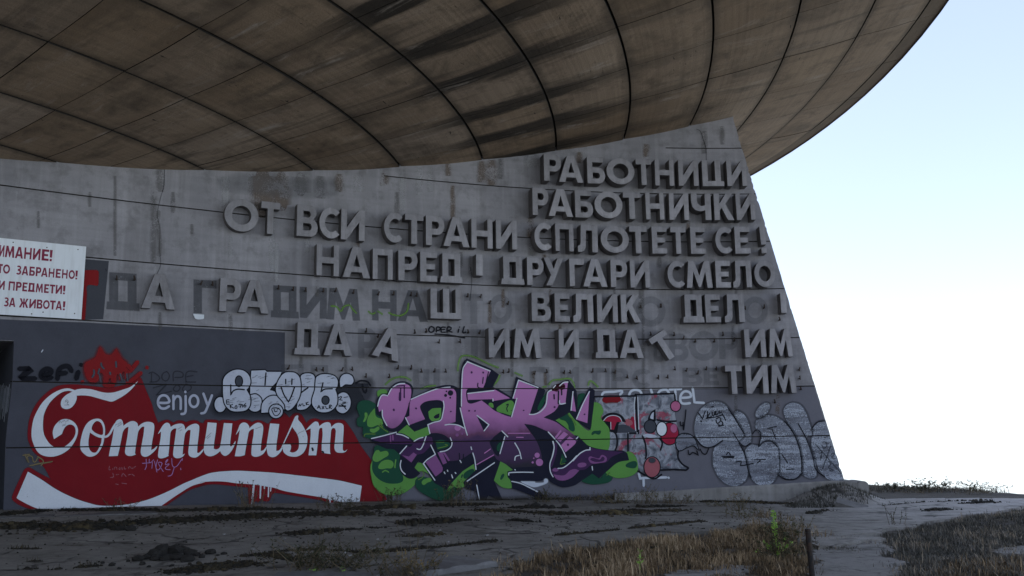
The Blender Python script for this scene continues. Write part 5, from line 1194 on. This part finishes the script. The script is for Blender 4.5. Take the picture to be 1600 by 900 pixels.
class Hairs:
    def __init__(s): s.v = []; s.f = []; s.c = []
    def blade(s, x, y, z, h, w_, lean, az, c):
        dx, dy = math.cos(az), math.sin(az); px_, py_ = -dy * w_ / 2, dx * w_ / 2; i = len(s.v)
        a = lean * h
        s.v += [(x - px_, y - py_, z), (x + px_, y + py_, z), (x + dx * a * .35 + px_ * .7, y + dy * a * .35 + py_ * .7, z + h * .6), (x + dx * a * .35 - px_ * .7, y + dy * a * .35 - py_ * .7, z + h * .6), (x + dx * a, y + dy * a, z + h * (1 - .25 * lean))]
        s.f += [(i, i + 1, i + 2, i + 3), (i + 3, i + 2, i + 4)]; s.c += [c] * 5
    def leaf(s, p, d, n, l, w_, c):
        q = d.cross(n).normalized() * w_ / 2; i = len(s.v)
        s.v += [tuple(p), tuple(p + d * l * .45 + q), tuple(p + d * l), tuple(p + d * l * .45 - q)]; s.f.append((i, i + 1, i + 2, i + 3)); s.c += [c] * 4
    def stick(s, a, b, r, c):
        d = (b - a).normalized(); u = d.orthogonal().normalized(); w_ = d.cross(u); i = len(s.v)
        for p, rr in ((a, r), (b, r * .6)):
            for k in range(3): s.v.append(tuple(p + (u * math.cos(k * 2.094) + w_ * math.sin(k * 2.094)) * rr))
        s.c += [c] * 6
        for k in range(3): s.f.append((i + k, i + (k + 1) % 3, i + 3 + (k + 1) % 3, i + 3 + k))
    def lump(s, x, y, z, r, rnd, c):
        i = len(s.v); k1, k2 = rnd.uniform(.5, 1), rnd.uniform(0, 6)
        for k in range(5): s.v.append((x + r * math.cos(k2 + k * 1.2566) * rnd.uniform(.7, 1.2), y + r * math.sin(k2 + k * 1.2566) * rnd.uniform(.7, 1.2), z - .005))
        for k in range(5): s.v.append((x + .65 * r * math.cos(k2 + .5 + k * 1.2566) * rnd.uniform(.6, 1.2), y + .65 * r * math.sin(k2 + .5 + k * 1.2566) * rnd.uniform(.6, 1.2), z + r * k1 * rnd.uniform(.5, 1.)))
        s.c += [c] * 10
        for k in range(5):
            q = (k + 1) % 5; s.f += [(i + k, i + q, i + 5 + k), (i + q, i + 5 + q, i + 5 + k)]
        s.f.append(tuple(i + 5 + k for k in range(5)))
    def obj(s, name, mat, parent=None):
        o = mesh(name, s.v, s.f, mat, parent); at = o.data.attributes.new('c', 'FLOAT', 'POINT'); at.data.foreach_set('value', s.c); return o
def pavz(x, y): return gz(x, y) + .03
def scatter(poly_px, n, rnd, edge=.55):
    P_ = [gp(*q) for q in poly_px]; x0 = min(p[0] for p in P_); x1 = max(p[0] for p in P_); y0 = min(p[1] for p in P_); y1 = max(p[1] for p in P_)
    k = 0
    while k < n:
        x, y = rnd.uniform(x0, x1), rnd.uniform(y0, y1); q = Vector((x * 1.5, y * 1.5, 9))
        fz = abs(rnd.gauss(0, .16)); an = rnd.uniform(0, 6.28)
        if in_poly((x + fz * math.cos(an) + edge * mn.noise(q), y + fz * math.sin(an) + edge * mn.noise(q + Vector((5, 5, 5)))), P_): k += 1; yield x, y
rnd = random.Random(21)
def grass(name, poly, n, h, mat, cfun, gap=.22, lean=.7, wd=.010, zo=-.04):
    H = Hairs()
    for x, y in scatter(poly, n, rnd):
        q = mn.noise(Vector((x * 1.1, y * 1.1, 2))); q2 = mn.noise(Vector((x * 4, y * 4, 7)))
        if q2 * .6 + q * .5 < -gap: continue
        hh = h * rnd.uniform(.3, 1.1) * (1 + .6 * q + .4 * q2); c_ = cfun(q, q2) + rnd.gauss(0, .2)
        if rnd.random() < .035: hh *= rnd.uniform(1.3, 1.9); c_ += .4       # seed stalks
        H.blade(x, y, gz(x, y) + zo, hh, wd * rnd.uniform(.6, 1.8), rnd.uniform(.05, lean) + (.5 if rnd.random() < .2 else 0), rnd.uniform(0, 6.28), min(1, max(0, c_)))
    o = H.obj(name, mat); tag(o, kind='stuff'); return o
grass('dry_grass', [(745, 915), (790, 888), (840, 872), (900, 858), (1000, 846), (1120, 833), (1205, 820), (1245, 836), (1262, 858), (1250, 872), (1180, 882), (1100, 888), (1030, 897), (990, 915)], 17000, .14, DRY, lambda q, q2: .5 + .6 * q + .6 * q2)
grass('dry_grass', [(1160, 886), (1250, 868), (1255, 915), (1120, 915)], 2600, .10, DRY, lambda q, q2: .25 + .4 * q + .3 * q2)
grass('dry_grass', [(1200, 800), (1240, 812), (1262, 850), (1225, 862), (1180, 850), (1180, 822)], 2600, .16, DRY, lambda q, q2: .35 + .4 * q + .3 * q2)
grass('shaded_grass', [(1378, 838), (1440, 822), (1520, 810), (1600, 796), (1650, 796), (1650, 915), (1405, 915), (1402, 880), (1388, 855)], 23000, .10, DGR, lambda q, q2: .40 + .6 * q + .55 * q2, gap=.36)
grass('dry_grass', [(1480, 890), (1560, 872), (1650, 876), (1650, 915), (1470, 915)], 3600, .10, DRY, lambda q, q2: .22 + .4 * q + .3 * q2)
grass('shaded_grass', [(1262, 850), (1300, 836), (1345, 838), (1345, 850), (1290, 862), (1268, 868)], 1500, .08, DGR, lambda q, q2: .35 + .4 * q + .3 * q2)
grass('shaded_grass', [(1225, 795), (1262, 780), (1300, 768), (1335, 768), (1372, 782), (1345, 790), (1280, 796)], 8000, .10, DGR, lambda q, q2: .08 + .25 * q + .2 * q2, gap=.9, zo=.02)
# plateau edge scrub
H = Hairs()
for k in range(5200):
    px = rnd.uniform(1338, 1640); x, y = gp(px, rnd.uniform(764, 769)); q = mn.noise(Vector((x * .9, y * .9, 4)))
    k2 = rnd.uniform(.0, 3.0); l = math.hypot(x, y); x += x / l * k2; y += y / l * k2
    H.blade(x, y, gz(x, y) - .05, rnd.uniform(.03, .13) * (1 + .9 * q) + +.07 * sstep(1400, 1600, px), .02, rnd.uniform(.2, .9), rnd.uniform(0, 6.28), min(1, max(0, .35 + .4 * q + rnd.uniform(-.3, .3))))
tag(H.obj('scrub', DGR), kind='stuff')
# moss and crumbled soil along the joints of the paving
H = Hairs()
def strip(path, wd, n, r0, r1, c0=.35, gapk=.15):
    p = [gp(*q) for q in path]; L_ = [math.hypot(b[0] - a[0], b[1] - a[1]) for a, b in zip(p, p[1:])]; tot = sum(L_)
    for k in range(n):
        t = rnd.uniform(0, tot); i = 0
        while i < len(L_) - 1 and t > L_[i]: t -= L_[i]; i += 1
        a, b = p[i], p[i + 1]; u = t / L_[i]; x = a[0] + (b[0] - a[0]) * u; y = a[1] + (b[1] - a[1]) * u
        g = mn.noise(Vector((x * 1.7, y * 1.7, 11))) + .5 * mn.noise(Vector((x * 5, y * 5, 3)))
        if g < -gapk: continue
        sp_ = rnd.choice((.5, .8, 1.6)); y += rnd.gauss(0, wd / 2) * (.6 + g) * sp_; x += rnd.gauss(0, wd / 2) * sp_
        if y > wy(x) - .05: continue
        r = rnd.uniform(r0 * .5, r1) * 1.25 * (.8 + .6 * g) / sp_ ** .5
        H.lump(x, y, pavz(x, y), r, rnd, min(1, max(0, c0 + .5 * g + rnd.uniform(-.3, .35))))
        if rnd.random() < .22: H.blade(x, y, pavz(x, y), rnd.uniform(.03, .10), .008, rnd.uniform(.2, .8), rnd.uniform(0, 6.28), min(1, max(0, c0 + .3 + rnd.uniform(-.3, .3))))
strip([(-60, 830), (100, 822), (250, 818), (420, 808), (560, 805)], .55, 5200, .02, .05)
strip([(90, 828), (175, 826)], .3, 700, .03, .06, .2)
strip([(0, 808), (80, 800), (180, 800), (260, 800)], .18, 900, .02, .05, .2)
strip([(250, 802), (400, 798), (500, 800), (700, 792), (800, 790)], .3, 3000, .02, .05, .3)
strip([(740, 800), (900, 806), (1000, 803), (1060, 800)], .35, 2600, .015, .04, .4)
strip([(420, 866), (500, 862), (575, 867), (690, 858), (795, 846)], .10, 1500, .012, .03, .4, .25)
strip([(870, 839), (935, 834), (985, 829), (1040, 823), (1095, 817), (1125, 820)], .07, 900, .012, .03, .4, .2)
strip([(455, 838), (520, 832), (590, 828)], .22, 900, .015, .04, .3, .3)
strip([(640, 820), (690, 817), (730, 816)], .25, 1000, .02, .05, .15, .5)
strip([(610, 808), (650, 806)], .15, 400, .02, .04, .2, .5)
strip([(630, 842), (680, 838)], .15, 300, .015, .03, .5, .4)
strip([(1000, 795), (1050, 794), (1066, 793)], .15, 500, .02, .05, .15, .6)
strip([(800, 816), (830, 818)], .12, 300, .02, .045, .2, .6); strip([(940, 788), (975, 787)], .1, 260, .02, .04, .15, .6)
strip([(960, 801), (1000, 800)], .15, 400, .02, .05, .2, .6)
strip([(800, 796), (860, 796)], .2, 500, .02, .05, .15, .4)
strip([(270, 900), (320, 892), (400, 884)], .2, 1200, .015, .04, .3, .4); strip([(40, 893), (95, 893)], .1, 200, .01, .03, .4, .3)
strip([(20, 861), (55, 861)], .1, 160, .01, .03, .4, .5); strip([(45, 882), (60, 881)], .06, 80, .01, .03, .4, .5); strip([(120, 890), (150, 888)], .06, 100, .01, .025, .4, .5)
strip([(380, 873), (420, 870), (460, 880)], .15, 500, .015, .04, .35, .4)
strip([(1100, 786), (1170, 786), (1235, 790)], .25, 900, .015, .04, .4, .5)
strip([(1380, 792), (1450, 786), (1550, 783)], .06, 120, .01, .03, .3, .5); strip([(1456, 800), (1480, 799)], .18, 320, .02, .05, .1, .8); strip([(1515, 789), (1550, 787)], .22, 420, .025, .06, .1, .8)
strip([(1265, 805), (1290, 800)], .15, 160, .015, .04, .3, .6); strip([(1020, 860), (1025, 859)], .05, 30, .01, .02, .3, .8)
for k in range(1500):   # loose crumbs everywhere on the paving
    x, y = gp(rnd.uniform(-40, 1250), rnd.choice([rnd.uniform(795, 830), rnd.uniform(800, 895)]))
    if y < wy(x) - .1: H.lump(x, y, pavz(x, y), rnd.uniform(.005, .02), rnd, rnd.uniform(0, .6))
tag(H.obj('moss', MOS), kind='stuff')

# lumps of broken asphalt
def lumpmesh(r, seed, flat=.75):
    bm = bmesh.new(); bmesh.ops.create_icosphere(bm, subdivisions=1 + (seed > 6), radius=r)
    for v in bm.verts:
        k = 1 + .38 * mn.noise(v.co / r * 1.3 + Vector((seed, seed * 2, 0))) + .15 * mn.noise(v.co / r * 3 + Vector((seed, 0, 3)))
        v.co = v.co * k; v.co.z *= flat
        if v.co.z < -r * .35: v.co.z = -r * .35
    me = bpy.data.meshes.new('asphalt_lump'); bm.to_mesh(me); bm.free(); return me
s = NT('broken_asphalt'); p = s.geo(); s.color(s.mix(s.noise(p, 20, 5), (.012, .011, .010), (.045, .04, .034))); s.bump(s.noise(p, 60, 4), .6, .02); LM = s.m
LMS = [lumpmesh(1.0, k * 3.7) for k in range(5)]
for m_ in LMS: m_.materials.append(LM)
for k, (px, py, r) in enumerate([(215, 880, .09), (228, 877, .08), (240, 873, .10), (252, 870, .13), (264, 867, .13), (275, 868, .14), (285, 866, .12), (243, 879, .08), (260, 879, .09), (275, 878, .10), (296, 872, .10), (306, 872, .07), (292, 881, .09), (315, 875, .05), (328, 869, .075), (174, 888, .05), (200, 881, .03), (222, 886, .04), (340, 872, .03), (350, 870, .045), (232, 890, .03), (310, 884, .035), (160, 884, .03), (186, 893, .028), (300, 889, .03), (268, 889, .04)]):
    x, y = gp(px, py); o = bpy.data.objects.new('asphalt_lump', LMS[k % 5]); C.objects.link(o); r *= 1.05; o.location = (x, y, pavz(x, y) + r * .3); o.scale = (r, r * random.uniform(.8, 1.1), r * random.uniform(.6, 1.0)); o.rotation_euler = (0, 0, random.uniform(0, 6))
    tag(o, 'dark lump of broken asphalt in the loose pile on the paving, lower left', 'lump', 'lumps of broken asphalt')
for k, (px, py, r) in enumerate([(205, 832, .10), (188, 831, .09)]):
    x, y = gp(px, py); o = bpy.data.objects.new('asphalt_lump', LMS[k]); C.objects.link(o); o.location = (x, y, pavz(x, y) + r * .2); o.scale = (r, r, r)
    tag(o, 'dark lump at the near edge of the moss strip under the red mural', 'lump', 'lumps by the moss strip')
for k, (px, py, r) in enumerate([(838, 794, .13), (852, 796, .10), (862, 797, .08), (883, 796, .09), (875, 797, .05), (815, 798, .05)]):
    x, y = gp(px, py); o = bpy.data.objects.new('asphalt_lump', LMS[k % 5]); C.objects.link(o); o.location = (x, y, pavz(x, y) + r * .2); o.scale = (r, r, r * random.uniform(.7, 1.2)); o.rotation_euler = (0, 0, k)
    tag(o, 'dark lump of soil on the paving below the pink mural', 'lump', 'lumps of soil below the pink mural')
# pale slab showing on the mound
v, f = [], []
x, y = gp(1322, 783)
bm = bmesh.new(); bmesh.ops.create_cube(bm, size=1)
for v_ in bm.verts: v_.co = Vector((v_.co.x * .7, v_.co.y * .3, v_.co.z * .14)) * (1 + .12 * mn.noise(v_.co * 5))
bmesh.ops.bevel(bm, geom=bm.edges[:], offset=.02, segments=1)
me = bpy.data.meshes.new('broken_slab'); bm.to_mesh(me); bm.free(); o = link('broken_slab', me, KM); o.location = (x - .05, y - .45, gz(x, y - .45) + .04); o.rotation_euler = (.35, .28, -.35)
tag(o, 'pale broken concrete slab lying on the grassy mound by the plinth', 'slab')

CH = concrete('chip_concrete', (.26, .25, .24), (.36, .35, .34), (.16, .15, .14), .3)
CHM = []
for k in range(4):
    bm = bmesh.new(); bmesh.ops.create_cube(bm, size=1); rr = random.Random(k)
    for v_ in bm.verts: v_.co = Vector((v_.co.x * rr.uniform(.6, 1.2), v_.co.y * rr.uniform(.6, 1.2), v_.co.z * rr.uniform(.25, .6)))
    bmesh.ops.bevel(bm, geom=bm.edges[:], offset=.06, segments=1)
    me = bpy.data.meshes.new('concrete_chip'); bm.to_mesh(me); bm.free(); me.materials.append(CH); CHM.append(me)
for k, (px, py, r) in enumerate([(547, 872, .04), (538, 868, .05), (632, 875, .05), (687, 832, .05), (395, 862, .04), (445, 845, .045), (760, 840, .05), (1190, 786, .06), (1130, 787, .05), (1270, 787, .09), (1330, 778, .05), (1010, 812, .04), (700, 850, .035), (905, 822, .04), (350, 838, .04), (590, 846, .04)]):
    x, y = gp(px, py); o = bpy.data.objects.new('concrete_chip', CHM[k % 4]); C.objects.link(o); o.location = (x, y, pavz(x, y) + r * .12); o.scale = (r, r, r); o.rotation_euler = (random.uniform(-.2, .2), random.uniform(-.2, .2), random.uniform(0, 6))
    tag(o, 'small pale chip of fallen concrete lying loose on the cracked paving', 'chip', 'pale concrete chips on the paving')

# weeds: one thing per plant
def weed(name, px, py, h, spread, label, nst=14, leafc=(.2, .8), leafmat=None, nleaf=9, ll=.05, bushy=.5, group=None, heads=False, cat='weed'):
    x, y = gp(px, py); z = gz(x, y); root = empty(name, (x, y, z)); tag(root, label, cat, group)
    S_, L_ = Hairs(), Hairs()
    for k in range(nst):
        az = rnd.uniform(0, 6.28); d = Vector((math.cos(az), math.sin(az), 0)); a = Vector((rnd.gauss(0, spread * .25), rnd.gauss(0, spread * .2), -.02)); hh = h * rnd.uniform(.5, 1.05)
        mid = a + d * spread * rnd.uniform(.05, .3) + Vector((0, 0, hh * .55)); top = mid + d * spread * rnd.uniform(0, .35) + Vector((0, 0, hh * .45))
        c = rnd.uniform(.1, 1); S_.stick(a, mid, .006, c); S_.stick(mid, top, .004, c)
        for j in range(nleaf):
            t = rnd.uniform(.15 + .3 * (1 - bushy), 1); p = a.lerp(mid, t * 2) if t < .5 else mid.lerp(top, t * 2 - 1)
            dd = Vector((rnd.gauss(0, 1), rnd.gauss(0, 1), rnd.uniform(-.2, .9))).normalized(); L_.leaf(p, dd, Vector((rnd.gauss(0, .4), rnd.gauss(0, .4), 1)), ll * rnd.uniform(.6, 1.4), ll * .45, rnd.uniform(*leafc))
        if heads:
            for j in range(5): L_.leaf(top + Vector((rnd.gauss(0, .02), rnd.gauss(0, .02), rnd.gauss(0, .02))), Vector((rnd.gauss(0, 1), rnd.gauss(0, 1), 1)).normalized(), Vector((1, 0, .3)), .035, .025, 1.0)
    S_.obj('stem', STEM, root); L_.obj('leaf', leafmat or LEAF, root)
    return root
weed('weed', 712, 792, .62, .6, 'bushy brown weed with pale seed heads below the pink mural', 34, (.1, .7), nleaf=14, heads=True)
weed('weed', 608, 793, .46, .5, 'dark bushy weed at the foot of the red mural right corner', 30, (.0, .6), nleaf=14)
weed('weed', 545, 797, .30, .45, 'low dark weed below the white ribbon end', 24, (.0, .35), nleaf=12)
weed('weed', 392, 797, .62, .6, 'dry wispy weed against the wall under the paint drips', 34, (.2, .8), nleaf=7)
weed('weed', 515, 796, .34, .5, 'low brown weed under the right half of the white ribbon', 26, (.1, .7), nleaf=8)
weed('weed', 850, 787, .42, .5, 'dark tuft of weed at the tip of the long black foot of the pink mural', 28, (.0, .5), nleaf=12)
weed('weed', 885, 787, .26, .5, 'thin dry weed right of the dark tuft below the pink mural', 18, (.3, .9), nleaf=6)
weed('weed', 185, 800, .30, .6, 'sparse black weed in front of the white ribbon of the red mural', 16, (.0, .2), nleaf=5)
for px, h_, lab in [(945, .34, 'brown dry weed left of the white dripping mark'), (975, .45, 'tall dry brown weed under the white dripping mark'), (1008, .55, 'greenish brown weed right of the white dripping mark'), (1035, .42, 'rusty dry weed at the start of the plinth'), (1062, .28, 'low dry weed in front of the left part of the plinth')]:
    weed('weed', px, 789, h_, .7, lab, 26, (.3, 1.0), nleaf=7)
weed('weed', 1155, 799, .42, .5, 'brown seeded weed on the paving in front of the plinth', 22, (.3, 1.), nleaf=8, heads=True)
weed('weed', 1172, 812, .30, .8, 'spreading low weed right of the brown seeded weed', 26, (.2, .9), nleaf=8)
weed('weed', 1115, 793, .16, .5, 'low flat weed left of the brown seeded weed', 18, (.3, .9), nleaf=6)
weed('weed', 485, 890, .42, 1.0, 'wide dark weed clump behind the low kerb slab, left part', 44, (.0, .45), nleaf=14, bushy=.9)
weed('weed', 535, 890, .36, .9, 'wide dark weed clump behind the low kerb slab, right part', 40, (.0, .5), nleaf=14, bushy=.9)
weed('weed', 620, 902, .34, .7, 'pale green leafy weed left of the pale kerb block', 30, (.4, 1.), nleaf=9, ll=.04)
weed('weed', 650, 905, .30, .5, 'yellowish flowering weed touching the pale kerb block', 26, (.5, 1.), nleaf=9, ll=.04, heads=True)
weed('weed', 578, 872, .26, .5, 'thin green weed on the paving joint behind the dark clumps', 16, (.3, .8), nleaf=5)
weed('tall_weed', 641, 893, .72, .35, 'tall bare twiggy weed rising above the left end of the kerb block', 5, (.5, 1.), nleaf=4, ll=.04)
weed('tall_weed', 507, 872, .58, .3, 'tall thin dry weed rising over the dark weed clumps', 4, (.5, 1.), nleaf=3, ll=.04)
weed('tall_weed', 1405, 822, .42, .3, 'dark wiry weed at the edge of the asphalt and shaded grass', 8, (.0, .4), nleaf=6, ll=.04)
weed('weed', 1218, 876, .55, .7, 'dense olive weed below the bright green spike', 40, (.05, .6), nleaf=16, bushy=.9)
weed('weed', 1230, 842, .40, .7, 'rusty brown weed behind the bright green spike', 34, (.4, 1.), nleaf=10)
weed('scrub_bush', 1455, 768, .48, .9, 'dark twiggy scrub bush standing highest on the plateau edge', 22, (.0, .4), nleaf=12, ll=.09, cat='bush')
weed('scrub_bush', 1395, 767, .32, .7, 'small dark scrub bush on the plateau edge nearest the plinth', 18, (.0, .4), nleaf=12, ll=.08, cat='bush')
weed('scrub_bush', 1440, 769, .26, 1.2, 'low spreading scrub bush left of the tallest one on the edge', 20, (.0, .4), nleaf=10, ll=.08, cat='bush')
weed('scrub_bush', 1530, 770, .36, 1.6, 'hazy low bush on the plateau edge at the far right', 30, (.2, .6), nleaf=9, ll=.08, cat='bush')
# bright green mullein
x, y = gp(1216, 874); z = gz(x, y); root = tag(empty('mullein', (x, y, z)), 'bright green mullein with an upright leafy spike behind the dark post', 'plant'); root.scale = (.8, .8, .66)
S_, L_, K_ = Hairs(), Hairs(), Hairs()
S_.stick(Vector((0, 0, -.02)), Vector((-.02, 0, .40)), .012, .6); S_.stick(Vector((-.02, 0, .40)), Vector((-.03, 0, .92)), .012, .6)
for k in range(150):
    t = rnd.uniform(.38, .95); d = Vector((rnd.gauss(0, 1), rnd.gauss(0, 1), .6)).normalized(); K_.leaf(Vector((-.03, 0, t)) + d * .02, d, Vector((rnd.gauss(0, 1), 0, 1)), .055 * (1.35 - t * .7), .032, rnd.uniform(0, 1))
for az, hz, l in [(0, .22, .24), (.5, .30, .22), (3.0, .25, .24), (3.6, .18, .2), (1.6, .28, .1), (4.7, .22, .12), (.2, .14, .18), (2.8, .14, .18)]:
    e = Vector((math.cos(az) * l, math.sin(az) * l, hz + .1)); S_.stick(Vector((0, 0, .08)), e, .007, .5)
    for k in range(16):
        d = Vector((rnd.gauss(0, 1), rnd.gauss(0, 1), .7)).normalized(); L_.leaf(Vector((0, 0, .08)).lerp(e, rnd.uniform(.65, 1.)), d, Vector((rnd.gauss(0, .5), rnd.gauss(0, .5), 1)), .06, .04, rnd.uniform(0, 1))
S_.obj('stem', BRT, root); K_.obj('spike', BRT, root); L_.obj('leaf', BRT, root)
x, y = gp(1000, 893); root = tag(empty('leafy_weed', (x, y, gz(x, y))), 'small bright green leafy weed standing in the dry grass', 'plant')
S_, L_ = Hairs(), Hairs(); S_.stick(Vector((0, 0, 0)), Vector((.01, 0, .24)), .006, .3)
for k in range(22):
    d = Vector((rnd.gauss(0, 1), rnd.gauss(0, 1), .4)).normalized(); L_.leaf(Vector((.01, 0, rnd.choice([.10, .16, .24]))) , d, Vector((rnd.gauss(0, .4), rnd.gauss(0, .4), 1)), .06, .04, rnd.uniform(.3, 1))
S_.obj('stem', BRT, root); L_.obj('leaf', BRT, root)
for px, py, lab in [(492, 897, 'bright green sprig in front of the low kerb slab'), (535, 899, 'pale green sprig at the bottom edge right of the other sprig'), (1183, 868, 'bright green sprig left of the mullein')]:
    x, y = gp(px, py + 4); root = tag(empty('sprig', (x, y, gz(x, y) + .03)), lab, 'plant'); L_ = Hairs()
    for k in range(9):
        d = Vector((rnd.gauss(0, 1), rnd.gauss(0, 1), .8)).normalized(); L_.leaf(Vector((rnd.gauss(0, .02), rnd.gauss(0, .02), rnd.uniform(.02, .09))), d, Vector((rnd.gauss(0, .5), 0, 1)), .035, .022, rnd.uniform(0, .6))
    L_.obj('leaf', BRT, root)

# steel post in the foreground
def build_post():
    d = ray(1262, 826); k = 8.6 / d.y; tx, ty, tz = d.x * k, d.y * k, EYE + d.z * k
    g = gz(tx, ty); root = tag(empty('metal_post', (tx + .02, ty, g)), 'thin dark rusty steel post standing in the foreground beside the path', 'post')
    bm = bmesh.new(); n = 14; h = tz - g
    prof_ = [(.026, -.3), (.026, h - .075), (.026, h - .035), (.0235, h - .0345), (.0235, h - .03), (.027, h - .0295), (.0275, h - .006), (.023, h)]
    rows = [[bm.verts.new((r * math.cos(2 * math.pi * i / n) - .02 * z / h, r * math.sin(2 * math.pi * i / n), z)) for i in range(n)] for r, z in prof_]
    for a, b in zip(rows, rows[1:]):
        for i in range(n): bm.faces.new((a[i], a[(i + 1) % n], b[(i + 1) % n], b[i]))
    bm.faces.new(rows[-1])
    me = bpy.data.meshes.new('shaft'); bm.to_mesh(me); bm.free()
    s = NT('dark_steel'); p = s.geo(); q = s.noise(p, 25, 5, .7); s.color(s.mix(s.ramp(q, [(.45, 0.), (.65, 1.)]), (.014, .013, .014), (.05, .03, .02))); s.p.inputs['Roughness'].default_value = .55; s.p.inputs['Metallic'].default_value = .3; s.bump(q, .3, .005)
    link('shaft', me, s.m, root)
    bm = bmesh.new()
    for zc in (h * .42, h * .74):
        m = bmesh.ops.create_cone(bm, cap_ends=True, segments=12, radius1=.0285, radius2=.0285, depth=.012); bmesh.ops.translate(bm, verts=m['verts'], vec=(-.02 * zc / h, 0, zc))
    me = bpy.data.meshes.new('collar'); bm.to_mesh(me); bm.free(); link('collar', me, s.m, root)
build_post()
